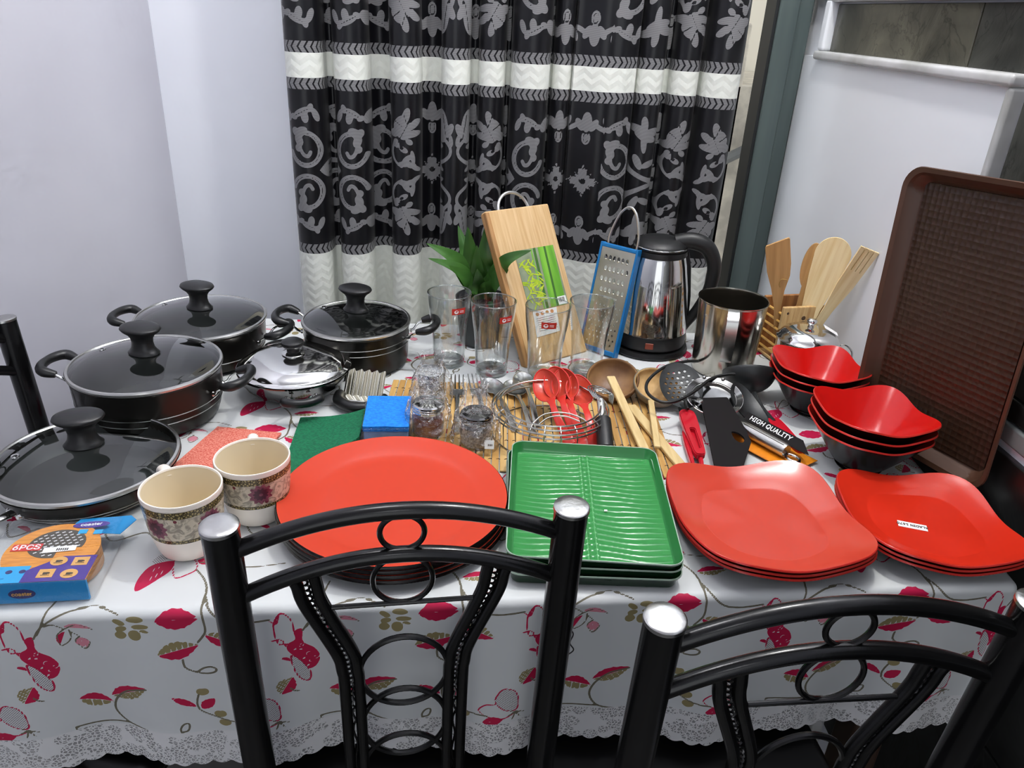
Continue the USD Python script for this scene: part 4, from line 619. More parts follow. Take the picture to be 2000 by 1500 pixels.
# leaf-patterned trays
M['leafgreen'] = usdkit.material(stage, '/World/Looks/leaf_green_melamine', {'v': ('attribute', {'attribute': 'vein'}), 'r': ('rgb_ramp', {'ramp': [(0.0, lin('368645')), (0.72, lin('3a8a49')), (0.9, lin('5ea468')), (1.0, lin('68ac70'))]}), 'p': ('principled_bsdf', {'roughness': 0.18})}, [('v.fac', 'r.fac'), ('r.color', 'p.base_color')], 'p.BSDF')
M['leafwall'] = mat('green_tray_wall', '2f7a40', 0.2); M['leafedge'] = mat('dark_green_tray_edge', '16301f', 0.14); M['leafrim'] = mat('tray_rim_green', '9fb3a2', 0.15)
def leaf_tray(label, loc, rz):
    t = thing('leaf_tray', label, 'tray', loc, rz, 'stack of green leaf trays'); hx, hy = 0.1015, 0.1290
    nx_, ny_ = 90, 220; X, Y = np.meshgrid(np.linspace(-1, 1, nx_), np.linspace(-1, 1, ny_)); x, y = X * (hx - 0.007), Y * (hy - 0.007)
    ph = (y + 0.22 * np.abs(x) - 1.9 * np.abs(x) ** 2 + 0.0012 * np.sin(x * 90 + y * 40)) / 0.0108; w = np.abs(((ph) % 1) - 0.5) * 2; vein = np.clip(1 - w / 0.34, 0, 1) * np.clip((hx - np.abs(x)) / 0.04, 0, 1); rib = np.exp(-((np.abs(x + 0.004 * Y * 0) - 0.0052) / 0.0014) ** 2)
    z = 0.0035 + 0.0011 * vein + 0.0018 * rib - 0.0008 * (np.abs(x) < 0.004) + 0.0012 * np.sin(y * 42) * np.cos(x * 30) * 0.4
    g = gridmesh(str(t.GetPath()) + '/leaf_face', np.stack([x, y, z], -1), 'leafgreen', {'vein': np.maximum(vein, rib)})
    r_ = 0.016; out = box(-hx + r_, -hy + r_, hx - r_, hy - r_)
    rings_ = []
    for off, zz_ in ((-0.0075, 0.0030), (-0.0045, 0.0040), (-0.0018, 0.0115), (0.0008, 0.0178), (0.0022, 0.0182)):
        rings_.append([shapely.get_coordinates(aff.translate(Point(0, 0).buffer(1), 0, 0))[0]]); rr = r_ + off; L = 20; pts = []
        for cx_, cy_, a0 in ((hx - r_, hy - r_, 0), (-hx + r_, hy - r_, 90), (-hx + r_, -hy + r_, 180), (hx - r_, -hy + r_, 270)):
            for a in np.radians(a0 + np.linspace(0, 90, 9)): pts.append((cx_ + rr * math.cos(a), cy_ + rr * math.sin(a), zz_))
        rings_[-1] = pts
    part(t, 'side_wall', grid(np.array(rings_)[:4], False, True), 'leafwall', True); R3 = np.array(rings_)
    part(t, 'rim', grid(np.array([R3[3], R3[4], R3[4] - [0, 0, 0.0022], R3[3] - [0, 0, 0.0022]]), False, True), 'leafrim', True)
    part(t, 'underside', cat([grid(np.array([R3[3] - [0, 0, 0.0022], R3[2] - [0, 0, 0.003], R3[1] - [0, 0, 0.0032], R3[0] - [0, 0, 0.003]]), False, True), bx(-hx + 0.008, hx - 0.008, -hy + 0.008, hy - 0.008, 0.0002, 0.0016)]), 'leafedge')
    return t
l1 = leaf_tray('green leaf-veined rectangular tray, top of the stack between red plates', (0.152, 0.8265, TT + 0.0205), -3.5)
part(l1, 'paper_scrap', rbox(0.004, 0.0035, 0.0005, 0.0001).apply_translation([0.022, -0.0135, 0.0058]), 'white_print', label='tiny white paper scrap')
copy(l1, 'middle green leaf tray, its left rim showing below the top one', loc=(0.150, 0.8255, TT + 0.0102), rz=-2.0); copy(l1, 'bottom green leaf tray of the stack on the tablecloth', loc=(0.149, 0.823, TT), rz=-1.5)

# ================================================================ tumblers
def tumbler(label, loc, sticker):
    t = thing('tumbler', label, 'glass', loc, 0, 'clear glass tumblers'); H = 0.138
    zo = np.array([0, 0.002, 0.010, 0.03, 0.06, 0.085, 0.105, 0.12, 0.132, 0.1375]); ro = np.array([0.027, 0.0292, 0.0298, 0.0302, 0.0318, 0.0345, 0.0375, 0.0392, 0.0400, 0.0402])
    part(t, 'outer_wall', lathe([(0, 0)] + list(zip(ro, zo)) + [(0.0398, 0.1386)], 64), 'glass', True); part(t, 'inner_wall', lathe([(0.0398, 0.1386), (0.0390, 0.1378)] + [(np.interp(z, zo, ro) - 0.0016, z) for z in (0.12, 0.105, 0.085, 0.06, 0.03, 0.016)] + [(0.024, 0.0112), (0, 0.0105)], 64), 'glass', True)
    part(t, 'lip', ring(0.0396, 0.0011, 0.1380, 64, 8), 'glassrim', True); part(t, 'thick_base', lathe([(0, 0.0008), (0.0270, 0.0010), (0.0285, 0.003), (0.0283, 0.0085), (0.024, 0.0108), (0, 0.0100)], 48), 'glassrim', True)
    if sticker is not None:
        a = math.radians(sticker); r = np.interp(0.115, zo, ro); th = np.linspace(-0.34, 0.34, 10) + a; zs = np.linspace(0.1085, 0.1205, 3)
        P = np.array([[[(np.interp(z, zo, ro) + 0.0004) * math.cos(q), (np.interp(z, zo, ro) + 0.0004) * math.sin(q), z] for q in th] for z in zs]); s = part(t, 'red_sticker', grid(P), 'red_print', True, label='small red brand sticker')
        F = frame([(r + 0.0012) * math.cos(a), (r + 0.0012) * math.sin(a), 0.1145], [math.cos(a), math.sin(a), 0.0], [-math.sin(a), math.cos(a), 0])
        lg = unary_union([blob(-0.0055, 0, 0.0042, 0.0032).difference(blob(-0.005, 0.0008, 0.0027, 0.0014)), blob(-0.0035, -0.001, 0.0022, 0.0011, 20), box(0.001, 0.001, 0.0085, 0.0018), box(0.001, -0.0016, 0.0085, -0.0008)])
        part(s, 'sticker_logo', prism(lg, 0.0003).apply_transform(F), 'white_print')
    return t
tumbler('clear glass tumbler with red sticker, leftmost and nearest the small casserole', (-0.050, 1.312, TT), -62); tumbler('clear glass tumbler with red sticker, second from left before the plant', (0.029, 1.277, TT), -55); tumbler('clear glass tumbler with red sticker, third from left before the chopping board', (0.124, 1.263, TT), -90); tumbler('clear glass tumbler without a sticker, rightmost before the grater', (0.205, 1.291, TT), None)

# ================================================================ plant, chopping board, grater
M['potgrey'] = mat('charcoal_plant_pot', '3b3f3f', 0.6); M['soil'] = mat('potting_soil', '2a211b', 0.95, bump=(200, 0.003))
M['plant'] = usdkit.material(stage, '/World/Looks/glossy_leaf', {'tc': ('texture_coordinate', {}), 'n': ('noise_texture', {'scale': 20.0}), 'r': ('rgb_ramp', {'ramp': [(0.3, lin('2a4f20')), (0.7, lin('4b7a36'))]}), 'p': ('principled_bsdf', {'roughness': 0.22}), 't': ('translucent_bsdf', {'color': lin('5a9a2e')}), 'm': ('mix_closure', {'fac': 0.18})}, [('tc.object', 'n.vector'), ('n.fac', 'r.fac'), ('r.color', 'p.base_color'), ('p.BSDF', 'm.closure1'), ('t.BSDF', 'm.closure2')], 'm.closure')
PP = np.array([0.008, 1.418, TT]); pl = thing('potted_plant', 'small green leafy plant in a charcoal pot behind the tumblers', 'plant', PP)
part(pl, 'pot', lathe([(0, 0), (0.036, 0), (0.040, 0.004), (0.050, 0.085), (0.051, 0.095), (0.048, 0.096), (0.046, 0.085), (0, 0.082)], 48), 'potgrey'); part(pl, 'soil', lathe([(0.0465, 0.086), (0.02, 0.089), (0, 0.09)], 32), 'soil')
def pleaf(tip, mid, wd, base=(0, 0, 0.085)):
    c = spline([base, np.asarray(mid) * 0.5 + np.asarray(base) * 0.5 + np.array([0, 0, 0.006]), mid, tip], 7); t = np.linspace(0, 1, len(c)); w = wd * (np.sin(PI * np.clip(t, 0, 1) ** 0.75) * 0.9 + 0.12 * (1 - t)); tg = np.gradient(c, axis=0); tg /= np.linalg.norm(tg, axis=1, keepdims=True)
    out = np.array([c[-1][0] - c[0][0], c[-1][1] - c[0][1], 0]); out /= np.linalg.norm(out) + 1e-9; sd = np.cross(tg, np.array([0.1 * out[0], -0.72, 0.62])); sd /= np.linalg.norm(sd, axis=1, keepdims=True); nm = np.cross(sd, tg); nm /= np.linalg.norm(nm, axis=1, keepdims=True)
    s = np.linspace(-1, 1, 7); P = c[:, None] + sd[:, None] * (s[None, :, None] * w[:, None, None]) + nm[:, None] * (0.12 * np.abs(s)[None, :, None] * w[:, None, None]) * np.where(nm[:, None, 2:] > 0, 1, -1); P2 = P - nm[:, None] * 0.0005; return cat([grid(P), grid(P2[::-1])])
for tip, mid, wd in [((-0.105, -0.035, 0.206), (-0.055, -0.020, 0.176), 0.013), ((-0.100, -0.055, 0.184), (-0.050, -0.030, 0.160), 0.011), ((-0.062, -0.05, 0.170), (-0.036, -0.03, 0.145), 0.012), ((-0.030, -0.02, 0.236), (-0.022, -0.012, 0.175), 0.016), ((0.010, 0.01, 0.256), (0.006, 0.002, 0.185), 0.016), ((0.086, -0.075, 0.212), (0.045, -0.050, 0.185), 0.012), ((0.040, -0.045, 0.178), (0.022, -0.03, 0.140), 0.014), ((-0.010, -0.048, 0.165), (-0.006, -0.030, 0.130), 0.013), ((0.03, 0.06, 0.22), (0.015, 0.03, 0.17), 0.014), ((-0.05, 0.05, 0.22), (-0.03, 0.03, 0.165), 0.014), ((-0.012, -0.03, 0.205), (-0.010, -0.018, 0.150), 0.013)]:
    part(pl, 'leaf', pleaf(np.array(tip), np.array(mid), wd * 1.45), 'plant', True)
M['board'] = mat('bamboo_board', 'd0b184', 0.45, noise=('be9a68', 26.0, 5.0), stretch=(7, 7, 0.35)); M['boardedge'] = mat('bamboo_board_edge', 'b88c58', 0.5, noise=('946a3c', 40.0, 4.0), stretch=(6, 6, 0.3))
B0 = np.array([0.096, 1.296, TT + 0.001]); ud = np.array([0.815, 0.58, 0]); bk = np.array([-0.58, 0.815, 0]); vd = 0.5 * bk + 0.866 * np.array([0, 0, 1]); Fb = np.eye(4); Fb[:3, 0], Fb[:3, 2] = ud, vd; Fb[:3, 1] = np.cross(vd, ud); Fb[:3, 3] = B0
bd = thing('chopping_board', 'pale wooden chopping board with bamboo picture label leaning behind the tumblers', 'chopping board', M4=Fb)   # local x across, z up the board, y away from the viewer
BWd, BL, BT = 0.152, 0.300, 0.016
part(bd, 'board', rbox(BWd, BT, BL, 0.003).apply_translation([BWd / 2, BT / 2, BL / 2]), 'board')
part(bd, 'side_strip', rbox(0.010, BT + 0.001, BL - 0.004, 0.002).apply_translation([0.0040, BT / 2, BL / 2]), 'boardedge')
part(bd, 'handle', tube([(0.072 + 0.036 * math.cos(a), BT / 2, BL - 0.004 + 0.036 * math.sin(a)) for a in np.linspace(0, PI, 22)], 0.0032, 10), 'satin', label='curved steel wire handle')
def on_face(poly, y, h=0.0004): return prism(poly, h).apply_transform(frame([0, -y, 0], [0, -1, 0], [1, 0, 0]))
M['lab_grey'] = mat('label_grey_green', '6d7a62', 0.3, noise=('8b967c', 25.0)); M['lab_green'] = mat('label_leaf_green', '58962a', 0.3, noise=('7ab53a', 60.0), stretch=(1, 1, 0.1)); M['lab_dark'] = mat('label_dark_green', '3a6426', 0.3); M['lab_yellow'] = mat('label_yellow_leaves', 'b8c82c', 0.3, noise=('8fae24', 120.0)); M['lab_white'] = mat('label_white', 'dfe2e0', 0.35)
LX0, LX1, LZ0, LZ1 = 0.040, 0.136, 0.100, 0.218
lb = part(bd, 'picture_label', on_face(box(LX0, LZ0, LX1, LZ1), 0.0004), 'lab_grey', label='printed bamboo picture label')
for xa, xb, mm in ((0.084, 0.090, 'lab_dark'), (0.096, 0.110, 'lab_green'), (0.110, 0.115, 'lab_dark'), (0.115, 0.134, 'lab_green'), (0.078, 0.081, 'lab_green')): part(lb, 'printed_stalk', on_face(Polygon([(xa - 0.004, LZ0), (xb - 0.004, LZ0), (min(xb + 0.001, LX1), LZ1), (xa + 0.001, LZ1)]), 0.0006), mm)
r_ = np.random.default_rng(5); lv = []
for k in range(90):
    t = r_.random(); x = LX0 + 0.004 + 0.045 * r_.random() ** 0.9; z = LZ0 + 0.006 + 0.09 * r_.random()
    if (x - 0.062) ** 2 / 0.026 ** 2 + (z - 0.150) ** 2 / 0.05 ** 2 < 1: lv.append(blob(x, z, 0.0075, 0.0013, r_.uniform(-80, 60)))
lv = unary_union(lv).intersection(box(LX0, LZ0, LX1, LZ1)); part(lb, 'printed_leaves', on_face(lv, 0.0009), 'lab_yellow')
bc = part(lb, 'barcode', on_face(box(0.112, LZ0 + 0.001, 0.133, LZ0 + 0.017), 0.0010), 'lab_white'); part(lb, 'barcode_bars', on_face(unary_union([box(0.1145 + 0.0022 * k, LZ0 + 0.006, 0.1145 + 0.0022 * k + (0.0012 if k % 3 else 0.0007), LZ0 + 0.015) for k in range(7)]), 0.0013), 'dark_print')
tg = part(bd, 'paper_tag', on_face(Polygon([(0.040, 0.050), (0.098, 0.052), (0.104, 0.0985), (0.046, 0.0985)]), 0.0005), 'lab_white', label='white care label with fine print'); part(tg, 'tag_print', on_face(unary_union([box(0.05, 0.060 + 0.004 * k, 0.095, 0.0608 + 0.004 * k) for k in range(7)]), 0.0009, 0.0002), 'grey_print')
for k in range(4): part(tg, 'tag_icon', on_face(blob(0.055 + 0.012 * k, 0.0925, 0.004, 0.0035), 0.0009, 0.0002), 'cork')
# grater
M['bluepl'] = mat('blue_plastic', '0d6aa8', 0.3); M['gratersteel'] = mat('grater_steel', 'c9c6b6', 0.26, 1.0)
G0 = np.array([0.206, 1.405, TT + 0.001]); G1 = np.array([0.268, 1.352, TT + 0.001]); gu = (G1 - G0) / np.linalg.norm(G1 - G0); gv = np.array([0.032, 0.030, 0.200]); gv = gv - gu * (gv @ gu); gv /= np.linalg.norm(gv); Fg = np.eye(4); Fg[:3, 0], Fg[:3, 2] = gu, gv; Fg[:3, 1] = np.cross(gv, gu); Fg[:3, 3] = G0
gr = thing('grater', 'flat steel grater in a blue plastic frame with wire loop, leaning before the kettle', 'grater', M4=Fg)
GW, GH = 0.083, 0.212
holes = []
for j in range(4):
    for i in range(6): holes.append((0.017 + i * 0.0095 + (0.004 if j % 2 else 0), GH - 0.027 - j * 0.0205, 0.0032, 0.0050))
for j in range(8):
    for i in range(7): holes.append((0.014 + i * 0.0088 + (0.004 if j % 2 else 0), 0.020 + j * 0.0105, 0.0016, 0.0026))
plate = box(0.004, 0.008, GW - 0.004, GH - 0.006).difference(unary_union([blob(x, z, a, b) for x, z, a, b in holes])).difference(box(0.03, 0.1085, 0.06, 0.1125))
part(gr, 'steel_plate', prism(plate, 0.0008).apply_transform(frame([0, -0.001, 0], [0, -1, 0], [1, 0, 0])), 'gratersteel')
part(gr, 'tooth', cat([trimesh.creation.uv_sphere(1.0, count=[6, 10]).apply_scale([a * 0.85, 0.0016, b * 0.40]).apply_translation([x, -0.0012, z - b * 0.85]) for x, z, a, b in holes]), 'gratersteel', kind='stuff')
part(gr, 'blue_frame', cat([rbox(0.0045, 0.016, GH, 0.0015).apply_translation([0.0022, 0.004, GH / 2]), rbox(0.0045, 0.016, GH, 0.0015).apply_translation([GW - 0.0022, 0.004, GH / 2]), rbox(GW, 0.012, 0.010, 0.002).apply_translation([GW / 2, 0.003, 0.006]), rbox(GW, 0.012, 0.008, 0.002).apply_translation([GW / 2, 0.003, GH - 0.005])]), 'bluepl')
part(gr, 'wire_loop', tube(spline([(0.012, 0.006, GH - 0.01), (0.012, 0.006, GH + 0.02), (0.024, 0.006, GH + 0.058), (GW / 2, 0.006, GH + 0.072), (GW - 0.024, 0.006, GH + 0.058), (GW - 0.010, 0.006, GH + 0.02), (GW - 0.010, 0.006, GH - 0.01)], 8), 0.0023, 10), 'satin', label='bent steel wire loop')

# ================================================================ kettle, steel mugs
KT = np.array([0.346, 1.425, TT]); KS = 0.93
kt = thing('electric_kettle', 'polished steel electric kettle with black lid, handle and base', 'kettle', M4=trimesh.transformations.translation_matrix(KT) @ np.diag([KS, KS, KS, 1]))
part(kt, 'power_base', lathe([(0, 0), (0.084, 0), (0.086, 0.004), (0.083, 0.012), (0.05, 0.015), (0, 0.015)], 56), 'blackplastic')
part(kt, 'lower_collar', lathe([(0, 0.0155), (0.076, 0.0155), (0.0785, 0.020), (0.0780, 0.040), (0.0765, 0.0445), (0, 0.0445)], 56), 'blackplastic')
part(kt, 'body', lathe([(0.0765, 0.0447), (0.0785, 0.047), (0.0775, 0.052), (0.0745, 0.09), (0.0690, 0.14), (0.0600, 0.19), (0.0535, 0.212), (0.050, 0.216), (0, 0.216)], 72), 'chrome', 30)
part(kt, 'neck_band', lathe([(0.0545, 0.206), (0.0570, 0.209), (0.0560, 0.218), (0.05, 0.221), (0, 0.221)], 56), 'blackplastic')
ld = part(kt, 'lid', lathe([(0.0545, 0.2205), (0.0550, 0.2245), (0.052, 0.231), (0.040, 0.2385), (0.02, 0.242), (0, 0.243)], 56), 'blackplastic'); part(ld, 'lid_ring', ring(0.0550, 0.0014, 0.2255, 56, 8), 'chrome', label='thin chrome ring')
part(kt, 'spout', tube([(-0.050, -0.012, 0.178), (-0.062, -0.016, 0.196), (-0.070, -0.018, 0.212)], [0.016, 0.0145, 0.011], 18, flat=0.8), 'chrome')
hp = spline([(0.030, -0.004, 0.232), (0.062, -0.010, 0.238), (0.094, -0.016, 0.226), (0.112, -0.020, 0.190), (0.110, -0.020, 0.140), (0.094, -0.017, 0.095), (0.0740, -0.012, 0.060), (0.068, -0.010, 0.046)], 8)
part(kt, 'handle', tube(hp, np.interp(np.linspace(0, 1, len(hp)), [0, .2, .45, .8, 1], [0.016, 0.0165, 0.0135, 0.0105, 0.0095]), 18, flat=1.05), 'blackplastic')
part(kt, 'handle_spine', tube([(0.0715 - 0.0005, -0.0115, 0.05), (0.068, -0.011, 0.12), (0.060, -0.010, 0.18), (0.052, -0.008, 0.212)], [0.008, 0.008, 0.008, 0.008], 12), 'blackplastic')
M['amber'] = mat('amber_window', '7a2c0c', 0.25)
fa = math.radians(-100)
part(kt, 'indicator_window', rbox(0.017, 0.003, 0.013, 0.001).apply_transform(frame([0.0782 * math.cos(fa), 0.0782 * math.sin(fa), 0.030], [0, 0, 1], [-math.sin(fa), math.cos(fa), 0])), 'amber', label='amber indicator window')
r_ = np.random.default_rng(3); em = unary_union([blob(r_.uniform(-0.014, 0.014), r_.uniform(-0.008, 0.008), r_.uniform(0.003, 0.006), r_.uniform(0.002, 0.004), r_.uniform(0, 180)).boundary.buffer(0.0005) for _ in range(16)])
Fk = frame([0.0768 * math.cos(fa), 0.0768 * math.sin(fa), 0.066], [math.cos(fa), math.sin(fa), 0.08], [-math.sin(fa), math.cos(fa), 0]); e_ = prism(em, 0.0002).subdivide_to_size(0.006); v = e_.vertices.copy(); v[:, 2] -= v[:, 0] ** 2 / (2 * 0.0765) - 0.0003; e_.vertices = v; part(kt, 'emblem', e_.apply_transform(Fk), 'dark_print', label='dark scrolled emblem')
wp = np.array([(0.415, 1.330, 0.760), (0.405, 1.265, 0.790), (0.372, 1.232, 0.803), (0.328, 1.200, 0.806), (0.290, 1.150, 0.803), (0.281, 1.110, 0.800), (0.296, 1.083, 0.798), (0.322, 1.085, 0.798), (0.360, 1.118, 0.800), (0.400, 1.165, 0.802), (0.432, 1.182, 0.803), (0.455, 1.186, 0.803)]) - KT; wp = wp / KS
part(kt, 'power_cord', tube(spline(wp, 7), 0.0029, 10), 'blackplastic', label='black power cord looping over the ladles')
sm = thing('steel_mug', 'tall open stainless steel mug standing right of the kettle', 'mug', (0.470, 1.322, TT))
M['steelmug'] = mat('worn_mirror_steel', 'b9b5ac', 0.16, 1.0, bump=(120, 0.00015), stretch=(1, 1, 0.15))
part(sm, 'body', lathe([(0, 0.0), (0.053, 0), (0.0565, 0.003), (0.0620, 0.139), (0.0640, 0.1415), (0.0640, 0.143), (0.0615, 0.1425), (0.0606, 0.138), (0.055, 0.004), (0, 0.003)], 64), 'steelmug')
for a, w in ((-106, 0.020),):
    q = math.radians(a); d_ = np.array([math.cos(q), math.sin(q), 0]); pth = spline([d_ * 0.0625 + [0, 0, 0.1425], d_ * 0.074 + [0, 0, 0.139], d_ * 0.089 + [0, 0, 0.124], d_ * 0.090 + [0, 0, 0.085], d_ * 0.078 + [0, 0, 0.050], d_ * 0.0590 + [0, 0, 0.040]], 7); s_ = np.array([-d_[1], d_[0], 0]) * w * 0.5
    part(sm, 'handle', grid(np.stack([pth - s_, pth + s_, pth + s_ + d_ * 0.0012, pth - s_ + d_ * 0.0012], 1), False, True), 'satin', 25, label='flat steel strap handle')
part(sm, 'rivet', lathe([(0, 0.002), (0.003, 0.0015), (0.004, 0), (0, 0)], 12).apply_transform(frame([-0.0595 * 0.9, -0.0595 * 0.44, 0.118], [-0.9, -0.44, 0], [0, 0, 1])), 'satin')
lm = thing('covered_steel_mug', 'squat stainless steel mug with domed steel lid behind the farther bowls', 'mug', (0.611, 1.292, TT))
part(lm, 'body', lathe([(0, 0), (0.047, 0), (0.050, 0.004), (0.0525, 0.076), (0.0545, 0.078), (0.0520, 0.0785), (0.0510, 0.074), (0.0485, 0.005), (0, 0.004)], 64), 'steelmug')
part(lm, 'wire_handle', tube(spline([(0.0515, -0.015, 0.074), (0.064, -0.020, 0.077), (0.0760, -0.024, 0.066), (0.0770, -0.024, 0.045), (0.066, -0.02, 0.028), (0.0500, -0.015, 0.024)], 7), 0.0019, 8), 'chrome', label='thin steel wire handle')
lo = lambda m: m.apply_translation([0, 0, 0.0790])
sl = part(lm, 'lid', lo(lathe([(0.0530, 0), (0.0560, 0.0008), (0.0565, 0.003), (0.0530, 0.0045), (0.0510, 0.009), (0.045, 0.0165), (0.034, 0.0215), (0.022, 0.0235), (0, 0.0240)], 64)), 'chrome', True, label='domed steel lid')
part(sl, 'knob', lo(lathe([(0.006, 0.0235), (0.0045, 0.029), (0.0085, 0.033), (0.0095, 0.037), (0.006, 0.0405), (0, 0.0415)], 28)), 'chrome', True)
part(sl, 'paper_sticker', lo(prism(box(-0.009, -0.014, 0.009, 0.014), 0.0003).apply_transform(frame([0.034, -0.010, 0.0229], [0.42, -0.12, 0.9], [0.3, 1, 0]))), 'white_print', label='white paper sticker')

# ================================================================ utensil holder and wooden tools
M['holder'] = mat('pale_bamboo', 'd3b27c', 0.5, noise=('b98f58', 30.0, 4.0), stretch=(5, 5, 0.6)); M['holderdk'] = mat('warm_bamboo', 'b07a44', 0.5, noise=('8e5c30', 24.0), stretch=(5, 5, 0.5)); M['dowel'] = mat('honey_bamboo', 'd8a95a', 0.4); M['woodpale'] = mat('pale_wood', 'efdcae', 0.5, noise=('e0c48c', 18.0, 4.0), stretch=(6, 6, 0.4)); M['woodtan'] = mat('tan_wood', 'c59a62', 0.5, noise=('b08550', 18.0, 4.0), stretch=(6, 6, 0.4)); M['wooddk'] = mat('brown_wood', 'a3845c', 0.55, noise=('8c6d48', 18.0), stretch=(6, 6, 0.4)); M['blackdot'] = mat('dark_knot', '4a3520', 0.6)
ho = thing('utensil_holder', 'square bamboo utensil holder with dowel sides beside the right wall', 'utensil holder', (0.5800, 1.3560, TT), 12)   # local x to the right along the front panel
HW, HD, HH = 0.094, 0.066, 0.117
fp = part(ho, 'front_panel', rbox(HW, 0.008, HH, 0.002).apply_translation([HW / 2, 0, HH / 2]), 'holder')
part(fp, 'peg_end', lathe([(0, 0.0008), (0.004, 0.0006), (0.0045, 0), (0, 0)], 14).apply_transform(frame([0.046, -0.0041, 0.094], [0, -1, 0], [1, 0, 0])), 'blackdot')
for x in (0.004, HW - 0.004):
    for z in (0.105, 0.03): part(fp, 'peg_end', lathe([(0, 0.0007), (0.0022, 0.0005), (0.0026, 0), (0, 0)], 12).apply_transform(frame([x + (0.006 if x < 0.01 else -0.006), -0.0041, z], [0, -1, 0], [1, 0, 0])), 'blackdot')
part(ho, 'rear_panel', rbox(HW, 0.008, HH, 0.002).apply_translation([HW / 2, HD, HH / 2]), 'holderdk'); part(ho, 'floor_panel', rbox(HW - 0.006, HD - 0.009, 0.006, 0.002).apply_translation([HW / 2, HD / 2, 0.004]), 'holder')
for k in range(6):
    z = 0.016 + 0.0165 * k
    for x in (0.007, HW - 0.007): part(ho, 'dowel', tube([(x, 0.003, z), (x, HD - 0.003, z)], 0.0026, 10), 'dowel')
def blade(name, label, cat_, base, tip, poly, thick, m, face=(-0.35, -1.0, 0.25), extra=None):
    base, tip = np.asarray(base, float), np.asarray(tip, float); z = (tip - base) / np.linalg.norm(tip - base); f = np.asarray(face, float); f = f - z * (f @ z); f /= np.linalg.norm(f); x = np.cross(f, z) * -1; x = np.cross(-f, z)
    F = np.eye(4); F[:3, 0], F[:3, 1], F[:3, 2], F[:3, 3] = np.cross(-f, z) , -f, z, base
    t = thing(name, label, cat_, M4=F); g = prism(poly, thick).apply_transform(frame([0, thick / 2, 0], [0, -1, 0], [1, 0, 0])); part(t, 'blade' if cat_ != 'spoon' else 'spoon_body', g, m)
    return t
L = 0.245
sp1 = Polygon([(-0.006, 0), (0.006, 0), (0.0065, 0.10), (0.012, 0.135), (0.021, 0.165), (0.0225, 0.190), (0.0195, 0.238), (0.017, 0.240), (-0.022, 0.226), (-0.0235, 0.222), (-0.020, 0.175), (-0.012, 0.14), (-0.0065, 0.10)])
s1 = blade('wooden_spatula', 'tan wooden spatula with slanted end and string, leftmost in the holder', 'spatula', (0.598, 1.385, TT + 0.012), (0.5465, 1.366, 1.004), sp1, 0.005, 'woodtan'); M['string'] = mat('hemp_string', 'b08a4c', 0.8); part(s1, 'string_loop', tube(spline([(0.016, -0.004, 0.157), (0.006, -0.006, 0.160), (0.002, -0.005, 0.150), (0.004, -0.004, 0.143)], 6), 0.0009, 6), 'string')
paddle = aff.scale(unary_union([Polygon([(-0.009, 0), (0.009, 0), (0.013, 0.10), (0.021, 0.165), (0.0245, 0.21), (-0.0245, 0.21), (-0.021, 0.165), (-0.013, 0.10)]), blob(0, 0.208, 0.0245, 0.034)]), 1.3, 1.0, origin=(0, 0))
blade('rice_paddle', 'broad pale wooden paddle with rounded end, middle of the holder', 'paddle', (0.626, 1.376, TT + 0.012), (0.6600, 1.366, 0.998), paddle, 0.005, 'woodpale')
spn = unary_union([Polygon([(-0.005, 0), (0.005, 0), (0.006, 0.14), (-0.006, 0.14)]), blob(0, 0.175, 0.017, 0.044)])
blade('wooden_spoon', 'tan wooden spoon half hidden behind the pale paddle', 'spoon', (0.622, 1.396, TT + 0.012), (0.638, 1.402, 0.984), spn, 0.006, 'woodtan')
fk = Polygon([(-0.007, 0), (0.007, 0), (0.009, 0.11), (0.0155, 0.165), (0.0175, 0.245), (-0.0175, 0.245), (-0.0155, 0.165), (-0.009, 0.11)]).difference(unary_union([box(x - 0.0008, 0.198, x + 0.0008, 0.26) for x in (-0.0085, 0, 0.0085)]))
blade('wooden_fork', 'flat wooden fork with three slots leaning out of the holder toward the wall', 'fork', (0.640, 1.384, TT + 0.012), (0.7010, 1.330, 0.985), fk, 0.0045, 'woodpale', face=(-0.15, -1, 0.1))

# ================================================================ bamboo mat and what lies on it
M['bamboo'] = mat('bamboo_slat', 'cfa968', 0.45, noise=('b98c4c', 22.0, 4.0), stretch=(5, 0.4, 5)); M['bamboo2'] = mat('bamboo_slat_light', 'd9b87c', 0.45, noise=('c39c5e', 22.0, 4.0), stretch=(5, 0.4, 5)); M['bamboo3'] = mat('bamboo_slat_dark', 'b98f52', 0.45, noise=('a27840', 22.0, 4.0), stretch=(5, 0.4, 5)); M['thread'] = mat('brown_thread', '4a3620', 0.8)
bm = thing('bamboo_mat', 'bamboo slat table mat under the spoons and wire rack', 'mat', (0.078, 1.078, TT), -1.5); NS = 38; wS = 0.0119
for k in range(NS):
    x = (k - (NS - 1) / 2) * wS; m = rbox(wS - 0.0016, 0.284 + 0.002 * math.sin(k * 7.1), 0.0026, 0.0010, 6).apply_translation([x, 0.001 * math.sin(k * 3.3), 0.0015]); part(bm, 'slat', m, ('bamboo', 'bamboo2', 'bamboo', 'bamboo3')[(k * 7 + k // 3) % 4])
for y in (-0.110, -0.055, 0.0, 0.055, 0.110):
    p = [(x, y + 0.0012 * math.sin((x + 0.3) / wS * 2 * PI), 0.0018 + 0.0013 * math.cos((x + 0.3) / wS * 2 * PI)) for x in np.linspace(-NS / 2 * wS, NS / 2 * wS, NS * 6)]; part(bm, 'binding_thread', tube(p, 0.0007, 5), 'thread')
MT = TT + 0.0032
